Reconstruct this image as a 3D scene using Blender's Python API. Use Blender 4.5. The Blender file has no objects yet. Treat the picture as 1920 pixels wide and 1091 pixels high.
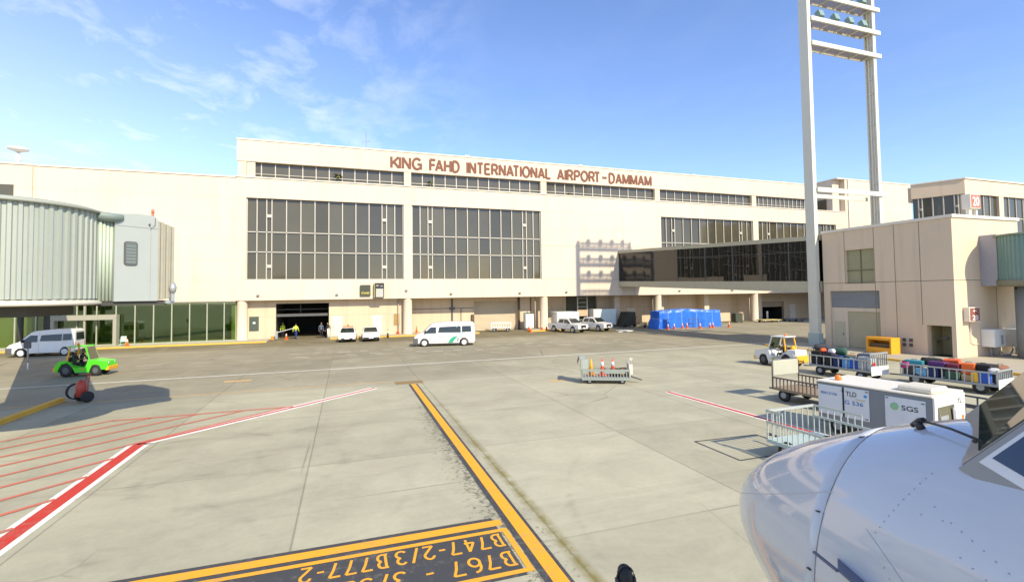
import bpy, bmesh, math, random
from mathutils import Vector, Matrix
random.seed(7)
SC = bpy.context.scene
COL = SC.collection
PI = math.pi
def R(d): return math.radians(d)

# ------------------------------------------------------------------ materials
def new_mat(name):
    m = bpy.data.materials.new(name); m.use_nodes = True
    nt = m.node_tree; nt.nodes.clear()
    out = nt.nodes.new('ShaderNodeOutputMaterial')
    b = nt.nodes.new('ShaderNodeBsdfPrincipled')
    nt.links.new(b.outputs[0], out.inputs[0])
    return m, nt, b
def nd(nt, typ, **kw):
    n = nt.nodes.new(typ)
    for k, v in kw.items():
        if k.startswith('i_'):
            key = k[2:]
            key = int(key) if key.isdigit() else key
            if hasattr(v, 'is_output'): nt.links.new(v, n.inputs[key])
            else: n.inputs[key].default_value = v
        else: setattr(n, k, v)
    return n
def math_n(nt, op, a, b=0.0, c=None, clamp=False):
    n = nt.nodes.new('ShaderNodeMath'); n.operation = op; n.use_clamp = clamp
    for i, v in enumerate((a, b, c)):
        if v is None: continue
        if hasattr(v, 'is_output'): nt.links.new(v, n.inputs[i])
        else: n.inputs[i].default_value = v
    return n.outputs[0]
def mixc(nt, fac, a, b, mode='MIX'):
    n = nt.nodes.new('ShaderNodeMix'); n.data_type = 'RGBA'; n.blend_type = mode
    for key, v in ((0, fac), (6, a), (7, b)):
        if hasattr(v, 'is_output'): nt.links.new(v, n.inputs[key])
        else: n.inputs[key].default_value = v if key == 0 else (v[0], v[1], v[2], 1)
    return n.outputs[2]
def noise(nt, vec, scale, detail=4, rough=.55, dist=0.0):
    n = nd(nt, 'ShaderNodeTexNoise', i_Scale=scale, i_Detail=float(detail), i_Roughness=rough, i_Distortion=dist)
    nt.links.new(vec, n.inputs['Vector'])
    return n.outputs['Fac']
def ramp(nt, fac, lo, hi):
    n = nd(nt, 'ShaderNodeMapRange', clamp=True)
    n.inputs[1].default_value = lo; n.inputs[2].default_value = hi
    nt.links.new(fac, n.inputs[0])
    return n.outputs[0]
def pos(nt):
    return nd(nt, 'ShaderNodeNewGeometry').outputs['Position']
def scaled(nt, vec, s):
    n = nd(nt, 'ShaderNodeVectorMath', operation='MULTIPLY'); nt.links.new(vec, n.inputs[0]); n.inputs[1].default_value = s
    return n.outputs[0]
MATS = {}
def mat(name, col, rough=.6, metal=0.0, var=.10, scale=1.5, bump=0.0, spec=.5, coat=0.0, ior=1.5):
    if name in MATS: return MATS[name]
    m, nt, b = new_mat(name)
    tc = nd(nt, 'ShaderNodeTexCoord').outputs['Object']
    n1 = noise(nt, tc, scale, 5)
    n2 = noise(nt, tc, scale*9, 3)
    f = math_n(nt, 'MULTIPLY_ADD', n1, 2*var, 1-var)
    f2 = math_n(nt, 'MULTIPLY_ADD', n2, var, 1-var*.5)
    f = math_n(nt, 'MULTIPLY', f, f2)
    cm = nd(nt, 'ShaderNodeCombineXYZ', i_0=f, i_1=f, i_2=f).outputs[0]
    nt.links.new(mixc(nt, 1.0, col, cm, 'MULTIPLY'), b.inputs['Base Color'])
    rr = math_n(nt, 'MULTIPLY_ADD', n2, .2, rough-.1, clamp=True)
    nt.links.new(rr, b.inputs['Roughness'])
    b.inputs['Metallic'].default_value = metal
    b.inputs['Specular IOR Level'].default_value = spec
    b.inputs['IOR'].default_value = ior
    b.inputs['Coat Weight'].default_value = coat
    if bump:
        bp = nd(nt, 'ShaderNodeBump', i_Strength=bump, i_Distance=.02, i_Height=n2)
        nt.links.new(bp.outputs[0], b.inputs['Normal'])
    MATS[name] = m
    return m

def wall_mat(name, col, jx, jz, x0=0.0, z0=0.0, axis=0, strength=.24):
    """painted precast panels: faint joints, rain streaks"""
    if name in MATS: return MATS[name]
    m, nt, b = new_mat(name)
    P = pos(nt)
    sep = nd(nt, 'ShaderNodeSeparateXYZ', i_0=P)
    h = sep.outputs[axis]; z = sep.outputs[2]
    def line(v, off, step, w):
        t = math_n(nt, 'SUBTRACT', v, off); t = math_n(nt, 'DIVIDE', t, step)
        t = math_n(nt, 'FRACT', math_n(nt, 'ADD', t, .5)); t = math_n(nt, 'SUBTRACT', t, .5)
        t = math_n(nt, 'MULTIPLY', math_n(nt, 'ABSOLUTE', t), step)
        return math_n(nt, 'LESS_THAN', t, w)
    j = math_n(nt, 'MAXIMUM', line(h, x0, jx, .022), line(z, z0, jz, .022))
    big = noise(nt, P, .16, 5)
    streak = noise(nt, scaled(nt, P, (1.6, 1.6, .09)), 1.0, 5, .6)
    fine = noise(nt, P, 9, 3)
    st = ramp(nt, streak, .52, .82)
    f = math_n(nt, 'MULTIPLY_ADD', big, .22, .89)
    f = math_n(nt, 'MULTIPLY', f, math_n(nt, 'MULTIPLY_ADD', st, -.17, 1.0))
    f = math_n(nt, 'MULTIPLY', f, math_n(nt, 'MULTIPLY_ADD', fine, .06, .97))
    f = math_n(nt, 'MULTIPLY', f, math_n(nt, 'MULTIPLY_ADD', j, -strength, 1.0))
    cm = nd(nt, 'ShaderNodeCombineXYZ', i_0=f, i_1=f, i_2=f).outputs[0]
    nt.links.new(mixc(nt, 1.0, col, cm, 'MULTIPLY'), b.inputs['Base Color'])
    b.inputs['Roughness'].default_value = .85
    b.inputs['Specular IOR Level'].default_value = .2
    bp = nd(nt, 'ShaderNodeBump', i_Strength=.15, i_Distance=.01, i_Height=fine)
    nt.links.new(bp.outputs[0], b.inputs['Normal'])
    MATS[name] = m
    return m

def apron_mat():
    m, nt, b = new_mat('apron concrete and asphalt')
    P = pos(nt)
    sep = nd(nt, 'ShaderNodeSeparateXYZ', i_0=P); x, y = sep.outputs[0], sep.outputs[1]
    big = noise(nt, P, .07, 5, .6)
    mid = noise(nt, P, .45, 6, .65, .6)
    fine = noise(nt, P, 6.0, 5, .7)
    grit = noise(nt, P, 30.0, 3, .7)
    streak = noise(nt, scaled(nt, P, (.05, .8, 1)), 1.0, 6, .65, .8)
    # three real surfaces: concrete stand, tar-stained strip, service road
    yj = math_n(nt, 'ADD', y, math_n(nt, 'MULTIPLY_ADD', mid, 1.6, -.8))
    t1 = ramp(nt, yj, 26.6, 29.4)
    t2 = ramp(nt, yj, 33.0, 36.5)
    xr = ramp(nt, x, 8.0, 17.0)
    t1 = math_n(nt, 'MULTIPLY', t1, math_n(nt, 'MULTIPLY_ADD', xr, -.55, 1.0))
    c = mixc(nt, t1, (.402, .378, .264), (.312, .284, .197))
    c = mixc(nt, t2, c, (.280, .252, .172))
    # ground turns darker and browner towards the loading doors
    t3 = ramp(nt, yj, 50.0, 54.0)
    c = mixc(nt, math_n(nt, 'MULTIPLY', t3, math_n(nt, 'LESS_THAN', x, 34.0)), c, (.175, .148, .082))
    # slab to slab tone
    sx = math_n(nt, 'FLOOR', math_n(nt, 'DIVIDE', math_n(nt, 'ADD', x, 1.0), 4.95))
    sy = math_n(nt, 'FLOOR', math_n(nt, 'DIVIDE', math_n(nt, 'SUBTRACT', y, 8.93), 6.2))
    slab = nd(nt, 'ShaderNodeTexWhiteNoise', noise_dimensions='2D')
    nt.links.new(nd(nt, 'ShaderNodeCombineXYZ', i_0=sx, i_1=sy).outputs[0], slab.inputs[0])
    f = math_n(nt, 'MULTIPLY_ADD', slab.outputs[0], .15, .925)
    f = math_n(nt, 'MULTIPLY', f, math_n(nt, 'MULTIPLY_ADD', big, .36, .82))
    f = math_n(nt, 'MULTIPLY', f, math_n(nt, 'MULTIPLY_ADD', mid, .62, .69))
    f = math_n(nt, 'MULTIPLY', f, math_n(nt, 'MULTIPLY_ADD', fine, .22, .89))
    f = math_n(nt, 'MULTIPLY', f, math_n(nt, 'MULTIPLY_ADD', grit, .16, .92))
    sk = ramp(nt, streak, .56, .74)
    f = math_n(nt, 'MULTIPLY', f, math_n(nt, 'MULTIPLY_ADD', sk, -.17, 1.0))
    # tyre swirls
    for (cx, cy, r0, w, a) in ((-2.6, 15.6, 2.6, .25, .16), (-4.2, 17.6, 2.1, .22, .15), (0.6, 17.0, 3.1, .2, .11), (-1.8, 13.2, 3.4, .2, .10), (-8, 8, 7.2, .16, .10), (12, 8, 7.5, .15, .10), (22, 28, 9.0, .25, .15), (-2, 45, 8.0, .3, .14)):
        dx = math_n(nt, 'SUBTRACT', x, cx); dy = math_n(nt, 'SUBTRACT', y, cy)
        d = math_n(nt, 'SQRT', math_n(nt, 'ADD', math_n(nt, 'MULTIPLY', dx, dx), math_n(nt, 'MULTIPLY', dy, dy)))
        d = math_n(nt, 'ABSOLUTE', math_n(nt, 'SUBTRACT', math_n(nt, 'MULTIPLY_ADD', mid, .6, math_n(nt, 'SUBTRACT', d, .3)), r0))
        k = math_n(nt, 'SUBTRACT', 1.0, math_n(nt, 'DIVIDE', d, w), clamp=True)
        k = math_n(nt, 'MULTIPLY', k, ramp(nt, streak, .46, .62))
        f = math_n(nt, 'MULTIPLY', f, math_n(nt, 'MULTIPLY_ADD', k, -1.15*a, 1.0))
    # oil and rubber spots beside the lead-in line
    dl = math_n(nt, 'ABSOLUTE', math_n(nt, 'SUBTRACT', x, 3.15))
    near = math_n(nt, 'SUBTRACT', 1.0, math_n(nt, 'DIVIDE', dl, 1.0), clamp=True)
    near = math_n(nt, 'MULTIPLY', near, ramp(nt, y, 26.0, 20.0))
    spot = noise(nt, scaled(nt, P, (6.5, 7.5, 1)), 1.0, 6, .8, .4)
    sp = ramp(nt, math_n(nt, 'ADD', spot, math_n(nt, 'MULTIPLY', near, .21)), .65, .76)
    f = math_n(nt, 'MULTIPLY', f, math_n(nt, 'MULTIPLY_ADD', math_n(nt, 'MULTIPLY', sp, math_n(nt, 'GREATER_THAN', near, .02)), -.62, 1.0))
    gen = ramp(nt, noise(nt, P, 2.3, 5, .75), .69, .76)
    f = math_n(nt, 'MULTIPLY', f, math_n(nt, 'MULTIPLY_ADD', gen, -.30, 1.0))
    # hairline cracks and tar-filled repairs
    vo = nd(nt, 'ShaderNodeTexVoronoi', feature='DISTANCE_TO_EDGE', i_Scale=.13)
    wv = nd(nt, 'ShaderNodeVectorMath', operation='MULTIPLY_ADD'); nt.links.new(nd(nt, 'ShaderNodeTexNoise', i_Scale=.9, i_Detail=6.0).outputs['Color'], wv.inputs[0]); wv.inputs[1].default_value = (1.6,1.6,0); nt.links.new(P, wv.inputs[2])
    nt.links.new(wv.outputs[0], vo.inputs['Vector'])
    ck = math_n(nt, 'SUBTRACT', 1.0, math_n(nt, 'DIVIDE', vo.outputs['Distance'], .0045), clamp=True)
    ck = math_n(nt, 'MULTIPLY', ck, ramp(nt, noise(nt, P, .11, 3), .50, .60))
    f = math_n(nt, 'MULTIPLY', f, math_n(nt, 'MULTIPLY_ADD', ck, -.45, 1.0))
    drip = ramp(nt, noise(nt, P, 1.1, 6, .8, .3), .70, .78)
    f = math_n(nt, 'MULTIPLY', f, math_n(nt, 'MULTIPLY_ADD', math_n(nt, 'MULTIPLY', drip, ramp(nt, noise(nt, P, .09, 2), .45, .6)), -.40, 1.0))
    # expansion joints
    def line(v, off, step, w):
        t = math_n(nt, 'DIVIDE', math_n(nt, 'SUBTRACT', v, off), step)
        t = math_n(nt, 'SUBTRACT', math_n(nt, 'FRACT', math_n(nt, 'ADD', t, .5)), .5)
        t = math_n(nt, 'MULTIPLY', math_n(nt, 'ABSOLUTE', t), step)
        return math_n(nt, 'SUBTRACT', 1.0, math_n(nt, 'DIVIDE', t, w), clamp=True)
    jx = line(math_n(nt, 'ADD', x, math_n(nt, 'MULTIPLY_ADD', fine, .04, -.02)), -1.0, 4.95, .035)
    jy = line(math_n(nt, 'ADD', y, math_n(nt, 'MULTIPLY_ADD', fine, .05, -.025)), 8.93, 6.2, .04)
    j = math_n(nt, 'MAXIMUM', jx, math_n(nt, 'MULTIPLY', jy, ramp(nt, mid, .3, .6)))
    j = math_n(nt, 'MULTIPLY', j, math_n(nt, 'MULTIPLY_ADD', t2, -.6, 1.0))
    f = math_n(nt, 'MULTIPLY', f, math_n(nt, 'MULTIPLY_ADD', j, -.42, 1.0))
    # weeds growing out of the joint at x = 4
    wl = math_n(nt, 'ABSOLUTE', math_n(nt, 'SUBTRACT', x, math_n(nt, 'MULTIPLY_ADD', mid, .14, 3.90)))
    wd = math_n(nt, 'SUBTRACT', 1.0, math_n(nt, 'DIVIDE', wl, .20), clamp=True)
    wd = math_n(nt, 'MULTIPLY', wd, ramp(nt, noise(nt, P, 1.7, 5, .7), .33, .55))
    wd = math_n(nt, 'MULTIPLY', wd, ramp(nt, y, 25.0, 14.0))
    cm = nd(nt, 'ShaderNodeCombineXYZ', i_0=f, i_1=f, i_2=f).outputs[0]
    c = mixc(nt, math_n(nt, 'MULTIPLY', ramp(nt, noise(nt, scaled(nt, P, (.22,.55,1)), 1.0, 5, .6, .5), .48, .72), .40), c, (.30, .275, .205))
    c = mixc(nt, math_n(nt, 'MULTIPLY', ramp(nt, noise(nt, scaled(nt, P, (.5,.16,1)), 1.3, 5, .6, .5), .55, .75), .30), c, (.46, .43, .31))
    c = mixc(nt, 1.0, c, cm, 'MULTIPLY')
    c = mixc(nt, math_n(nt, 'MULTIPLY', wd, .9), c, (.19, .155, .035))
    nt.links.new(c, b.inputs['Base Color'])
    b.inputs['Roughness'].default_value = .82
    b.inputs['Specular IOR Level'].default_value = .25
    bp = nd(nt, 'ShaderNodeBump', i_Strength=.25, i_Distance=.01, i_Height=fine)
    nt.links.new(bp.outputs[0], b.inputs['Normal'])
    return m

def paint_mat(name, col, wear=.35):
    """thermoplastic road paint, worn through to the concrete in patches"""
    if name in MATS: return MATS[name]
    m, nt, b = new_mat(name)
    P = pos(nt)
    n = noise(nt, P, 5.0, 6, .75); n2 = noise(nt, P, .8, 4)
    w = math_n(nt, 'MULTIPLY', ramp(nt, math_n(nt, 'ADD', n, math_n(nt, 'MULTIPLY', n2, .4)), .74, .92), wear*2)
    c = mixc(nt, math_n(nt, 'MINIMUM', w, .9), col, (.22, .2, .15))
    f = math_n(nt, 'MULTIPLY_ADD', n, .3, .85)
    c = mixc(nt, 1.0, c, nd(nt, 'ShaderNodeCombineXYZ', i_0=f, i_1=f, i_2=f).outputs[0], 'MULTIPLY')
    nt.links.new(c, b.inputs['Base Color'])
    b.inputs['Roughness'].default_value = .75
    MATS[name] = m
    return m

def glass_mat(name, col, rough=.06, ior=1.6, wav=.0, cell=None):
    if name in MATS: return MATS[name]
    m, nt, b = new_mat(name)
    P = pos(nt)
    n = noise(nt, P, .25, 3)
    f = math_n(nt, 'MULTIPLY_ADD', n, .5, .75)
    nrm = None
    if cell:                                # panes differ a little in tone and sit a hair out of plane
        sp_ = nd(nt, 'ShaderNodeSeparateXYZ', i_0=P)
        fl = lambda v, o_, st: math_n(nt, 'FLOOR', math_n(nt, 'DIVIDE', math_n(nt, 'ADD', v, o_), st))
        zi = math_n(nt, 'ADD', math_n(nt, 'GREATER_THAN', sp_.outputs[2], 12.08), math_n(nt, 'GREATER_THAN', sp_.outputs[2], 9.84))
        c3 = nd(nt, 'ShaderNodeCombineXYZ', i_0=fl(sp_.outputs[0], cell[2], cell[0]), i_1=fl(sp_.outputs[1], 0.0, cell[1]), i_2=zi)
        wn = nd(nt, 'ShaderNodeTexWhiteNoise', noise_dimensions='3D'); nt.links.new(c3.outputs[0], wn.inputs[0])
        f = math_n(nt, 'MULTIPLY', f, math_n(nt, 'MULTIPLY_ADD', wn.outputs[0], .55, .72))
        sub = nd(nt, 'ShaderNodeVectorMath', operation='SUBTRACT'); nt.links.new(wn.outputs[1], sub.inputs[0]); sub.inputs[1].default_value = (.5,.5,.5)
        ad = nd(nt, 'ShaderNodeVectorMath', operation='MULTIPLY_ADD'); nt.links.new(sub.outputs[0], ad.inputs[0]); ad.inputs[1].default_value = (.03,.03,.03)
        nt.links.new(nd(nt, 'ShaderNodeNewGeometry').outputs['Normal'], ad.inputs[2])
        nz = nd(nt, 'ShaderNodeVectorMath', operation='NORMALIZE'); nt.links.new(ad.outputs[0], nz.inputs[0]); nrm = nz.outputs[0]
    c = mixc(nt, 1.0, col, nd(nt, 'ShaderNodeCombineXYZ', i_0=f, i_1=f, i_2=f).outputs[0], 'MULTIPLY')
    nt.links.new(c, b.inputs['Base Color'])
    b.inputs['Roughness'].default_value = rough
    b.inputs['IOR'].default_value = ior
    if wav:
        bp = nd(nt, 'ShaderNodeBump', i_Strength=wav, i_Distance=.05, i_Height=noise(nt, P, .7, 2))
        if nrm: nt.links.new(nrm, bp.inputs['Normal'])
        nt.links.new(bp.outputs[0], b.inputs['Normal'])
    elif nrm: nt.links.new(nrm, b.inputs['Normal'])
    MATS[name] = m
    return m
def clear_glass(name, tint, refl=.12):
    if name in MATS: return MATS[name]
    m = bpy.data.materials.new(name); m.use_nodes = True
    nt = m.node_tree; nt.nodes.clear()
    out = nt.nodes.new('ShaderNodeOutputMaterial')
    t = nd(nt, 'ShaderNodeBsdfTransparent'); t.inputs[0].default_value = (*tint, 1)
    g = nd(nt, 'ShaderNodeBsdfGlossy'); g.inputs[0].default_value = (.8, .9, .75, 1); g.inputs['Roughness'].default_value = .03
    fr = nd(nt, 'ShaderNodeFresnel'); fr.inputs[0].default_value = 1.5
    fac = math_n(nt, 'ADD', math_n(nt, 'MULTIPLY', fr.outputs[0], .9), refl, clamp=True)
    mx = nd(nt, 'ShaderNodeMixShader'); nt.links.new(fac, mx.inputs[0]); nt.links.new(t.outputs[0], mx.inputs[1]); nt.links.new(g.outputs[0], mx.inputs[2])
    nt.links.new(mx.outputs[0], out.inputs[0])
    MATS[name] = m
    return m

BEIGE = (.67, .56, .43)
M_WALL = wall_mat('beige precast wall', BEIGE, 6.0, 2.27, -10.87, 4.45)
M_WALL2 = wall_mat('beige rendered wall', (.64, .535, .40), 6.0, 3.2, 0, 4.0, strength=.10)
M_GATE = wall_mat('beige gate wall', (.67, .53, .375), 400, 400, 1000, 1000)
M_COPE = mat('pale coping', (.72, .66, .55), .8, var=.06)
M_GROOVE = mat('dark joint sealant', (.20, .155, .10), .9)
M_TINT = glass_mat('bronze tinted glass', (.078, .069, .043), .07, 1.55, .03, (1.5, 30.0, 7.9))
M_TINT2 = glass_mat('clerestory glass', (.085, .077, .052), .07, 1.55, .03)
M_BRIDGEGLASS = glass_mat('dark reflective glass', (.004, .0045, .005), .015, 1.62, .06, (50.0, 2.6, 0.0))
M_ALU = mat('pale aluminium mullion', (.50, .46, .38), .5, .2, var=.08)
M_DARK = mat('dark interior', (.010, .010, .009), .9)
M_BLACK = mat('black rubber', (.018, .018, .018), .75)
M_BLKPAINT = mat('black paint', (.02, .02, .022), .4)
M_WHITE = mat('white vehicle paint', (.70, .69, .65), .35, coat=.35, var=.09)
M_WHITEP = mat('white painted panel', (.74, .74, .70), .5, var=.08)
M_GREY = mat('grey painted steel', (.30, .31, .31), .5, var=.12)
M_DGREY = mat('dark grey steel', (.09, .09, .09), .6)
M_GALV = mat('galvanised steel', (.42, .44, .43), .45, .5, var=.15, scale=4)
M_YEL = mat('safety yellow paint', (.78, .40, .02), .5, var=.12)
M_ORANGE = mat('orange plastic', (.85, .17, .02), .5, var=.1)
M_AMBER = mat('amber lens', (.9, .22, .03), .25)
M_RED = mat('red paint', (.42, .05, .03), .45, var=.15)
M_REDLENS = mat('red lens', (.5, .02, .02), .25)
M_CARGLASS = glass_mat('car glass', (.02, .028, .026), .05, 1.6)
M_RIM = mat('silver wheel rim', (.5, .5, .5), .35, .6)
M_CHROME = mat('headlight glass', (.6, .62, .64), .15, .5)

# ------------------------------------------------------------------ mesh helper
class MB:
    def __init__(s): s.bm = bmesh.new(); s.mi = 0
    def _tag(s, fs):
        for f in fs: f.material_index = s.mi
        return fs
    def box(s, x0, x1, y0, y1, z0, z1, mtx=None):
        vs = [s.bm.verts.new(Vector((x, y, z)) if mtx is None else mtx @ Vector((x, y, z))) for x in (x0, x1) for y in (y0, y1) for z in (z0, z1)]
        q = ((0,1,3,2),(4,6,7,5),(0,4,5,1),(2,3,7,6),(0,2,6,4),(1,5,7,3))
        return s._tag([s.bm.faces.new([vs[i] for i in f]) for f in q])
    def poly(s, pts):
        return s._tag([s.bm.faces.new([s.bm.verts.new(Vector(p)) for p in pts])])
    def slab(s, pts, d):
        """closed plate: polygon pts extruded by vector d"""
        d = Vector(d); a = [s.bm.verts.new(Vector(p)) for p in pts]; b = [s.bm.verts.new(Vector(p)+d) for p in pts]
        n = len(pts); fs = [s.bm.faces.new(a[::-1]), s.bm.faces.new(b)]
        for i in range(n): fs.append(s.bm.faces.new((a[i], a[(i+1)%n], b[(i+1)%n], b[i])))
        return s._tag(fs)
    def tube(s, pts, r, seg=8, r2=None, cap=True):
        pts = [Vector(p) for p in pts]; rings = []
        n = len(pts)
        for i, p in enumerate(pts):
            t = (pts[min(i+1, n-1)]-pts[max(i-1, 0)]).normalized()
            up = Vector((0,0,1)) if abs(t.z) < .9 else Vector((1,0,0))
            a = t.cross(up).normalized(); b = a.cross(t)
            rr = r if r2 is None else r+(r2-r)*i/max(n-1, 1)
            rings.append([s.bm.verts.new(p+(a*math.cos(k*2*PI/seg)+b*math.sin(k*2*PI/seg))*rr) for k in range(seg)])
        fs = []
        for i in range(n-1):
            for k in range(seg): fs.append(s.bm.faces.new((rings[i][k], rings[i][(k+1)%seg], rings[i+1][(k+1)%seg], rings[i+1][k])))
        for f in fs: f.smooth = seg > 6
        if cap: fs += [s.bm.faces.new(rings[0][::-1]), s.bm.faces.new(rings[-1])]
        return s._tag(fs)
    def bar(s, p0, p1, w, h=None):
        """square bar between two points"""
        h = h or w; p0 = Vector(p0); p1 = Vector(p1); t = (p1-p0).normalized()
        up = Vector((0,0,1)) if abs(t.z) < .95 else Vector((0,1,0))
        a = t.cross(up).normalized()*w/2; b = a.cross(t).normalized()*h/2
        va = [s.bm.verts.new(p0+i*a+j*b) for i, j in ((-1,-1),(1,-1),(1,1),(-1,1))]
        vb = [s.bm.verts.new(p1+i*a+j*b) for i, j in ((-1,-1),(1,-1),(1,1),(-1,1))]
        fs = [s.bm.faces.new(va[::-1]), s.bm.faces.new(vb)]
        for i in range(4): fs.append(s.bm.faces.new((va[i], va[(i+1)%4], vb[(i+1)%4], vb[i])))
        return s._tag(fs)
    def lathe(s, c, prof, seg=24, axis='z', smooth=True):
        c = Vector(c); rings = []
        for r, h in prof:
            ring = []
            for k in range(seg):
                a = 2*PI*k/seg; u, v = r*math.cos(a), r*math.sin(a)
                ring.append(s.bm.verts.new(c+Vector({'z': (u, v, h), 'y': (u, h, v), 'x': (h, u, v)}[axis])))
            rings.append(ring)
        fs = []
        for i in range(len(rings)-1):
            for k in range(seg):
                f = s.bm.faces.new((rings[i][k], rings[i][(k+1)%seg], rings[i+1][(k+1)%seg], rings[i+1][k])); f.smooth = smooth; fs.append(f)
        fs.append(s.bm.faces.new(rings[0][::-1])); fs.append(s.bm.faces.new(rings[-1]))
        return s._tag(fs)
    def profile(s, pts):
        """symmetric body about y=0: pts (x, z, half_width) round the side outline"""
        L = [s.bm.verts.new((x, w, z)) for x, z, w in pts]; Rr = [s.bm.verts.new((x, -w, z)) for x, z, w in pts]
        n = len(pts); fs = [s.bm.faces.new(L[::-1]), s.bm.faces.new(Rr)]
        for i in range(n): fs.append(s.bm.faces.new((L[i], L[(i+1)%n], Rr[(i+1)%n], Rr[i])))
        return s._tag(fs)
    def bevel(s, w, seg=2):
        bmesh.ops.recalc_face_normals(s.bm, faces=s.bm.faces[:])
        es = [e for e in s.bm.edges if len(e.link_faces) == 2 and e.calc_face_angle(0) > .35]
        bmesh.ops.bevel(s.bm, geom=es, offset=w, segments=seg, affect='EDGES', profile=.6, clamp_overlap=True)
        return s
    def build(s, name, m=None, parent=None, world=False, smooth=False):
        bm = s.bm
        bmesh.ops.recalc_face_normals(bm, faces=bm.faces[:])
        if smooth:
            for f in bm.faces: f.smooth = True
        if world and parent is not None:
            off = Vector((0,0,0)); p = parent
            while p is not None: off += p.location; p = p.parent
            bmesh.ops.translate(bm, verts=bm.verts[:], vec=-off)
        me = bpy.data.meshes.new(name); bm.to_mesh(me); bm.free()
        for mm in (m if isinstance(m, (list, tuple)) else [m]): me.materials.append(mm)
        o = bpy.data.objects.new(name, me); COL.objects.link(o)
        if parent is not None: o.parent = parent
        return o
    def build_each(s, name, m, parent=None, world=False):
        """one part per separate piece"""
        bm = s.bm; seen = set(); groups = []
        bm.verts.index_update()
        for v in bm.verts:
            if v in seen: continue
            st = [v]; seen.add(v); comp = []
            while st:
                q = st.pop(); comp.append(q)
                for e in q.link_edges:
                    o_ = e.other_vert(q)
                    if o_ not in seen: seen.add(o_); st.append(o_)
            groups.append(comp)
        out = []
        for comp in groups:
            nb = MB(); mp = {v: nb.bm.verts.new(v.co) for v in comp}
            for f in {f for v in comp for f in v.link_faces}: nb.bm.faces.new([mp[v] for v in f.verts]).smooth = f.smooth
            out.append(nb.build(name, m, parent, world))
        bm.free(); return out
def thing(name, label, cat, loc=(0,0,0), rz=0.0, group=None):
    o = bpy.data.objects.new(name, None); COL.objects.link(o)
    o.empty_display_size = .2
    o.location = loc; o.rotation_euler = (0,0,rz)
    return tag(o, label, cat, group)
def tag(o, label, cat, group=None):
    o['label'] = label; o['category'] = cat
    if group: o['group'] = group
    return o
def struct(o, kind='structure'):
    o['kind'] = kind; return o
def dup(root, loc, rz=0.0, label=None, group=None):
    r = root.copy(); COL.objects.link(r); r.location = loc; r.rotation_euler = (0,0,rz)
    if label: r['label'] = label
    if group: r['group'] = group
    for ch in list(root.children):
        c = ch.copy(); COL.objects.link(c); c.parent = r
        for g in list(ch.children):
            d = g.copy(); COL.objects.link(d); d.parent = c
    return r
def text_mesh(name, body, m, parent, org, xd, yd, width=None, height=1.0, ext=.02, bold=0.0, world=True, align='LEFT', spacing=1.0):
    """lettering: built-in font outline turned into a solid mesh laid on a surface"""
    cu = bpy.data.curves.new('lettering', 'FONT'); cu.body = body; cu.size = 1.0; cu.extrude = .5; cu.offset = bold; cu.resolution_u = 3
    cu.space_character = spacing
    ob = bpy.data.objects.new('lettering', cu); COL.objects.link(ob)
    dg = bpy.context.evaluated_depsgraph_get(); dg.update()
    me = bpy.data.meshes.new_from_object(ob.evaluated_get(dg)); bpy.data.objects.remove(ob)
    me.materials.clear(); me.materials.append(m); me.name = name
    xs = [v.co.x for v in me.vertices]; ys = [v.co.y for v in me.vertices]
    x0, x1, y0, y1 = min(xs), max(xs), min(ys), max(ys)
    sy = height/(y1-y0); sx = (width/(x1-x0)) if width else sy
    xd = Vector(xd).normalized(); yd = Vector(yd).normalized(); n = xd.cross(yd); org = Vector(org)
    if world and parent is not None:
        p = parent
        while p is not None: org = org-p.location; p = p.parent
    ox = {'LEFT': x0, 'CENTER': (x0+x1)/2}[align]
    for v in me.vertices:
        v.co = org+xd*((v.co.x-ox)*sx)+yd*((v.co.y-y0)*sy)+n*((v.co.z+.5)*ext)
    o = bpy.data.objects.new(name, me); COL.objects.link(o); o.parent = parent
    return o

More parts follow.
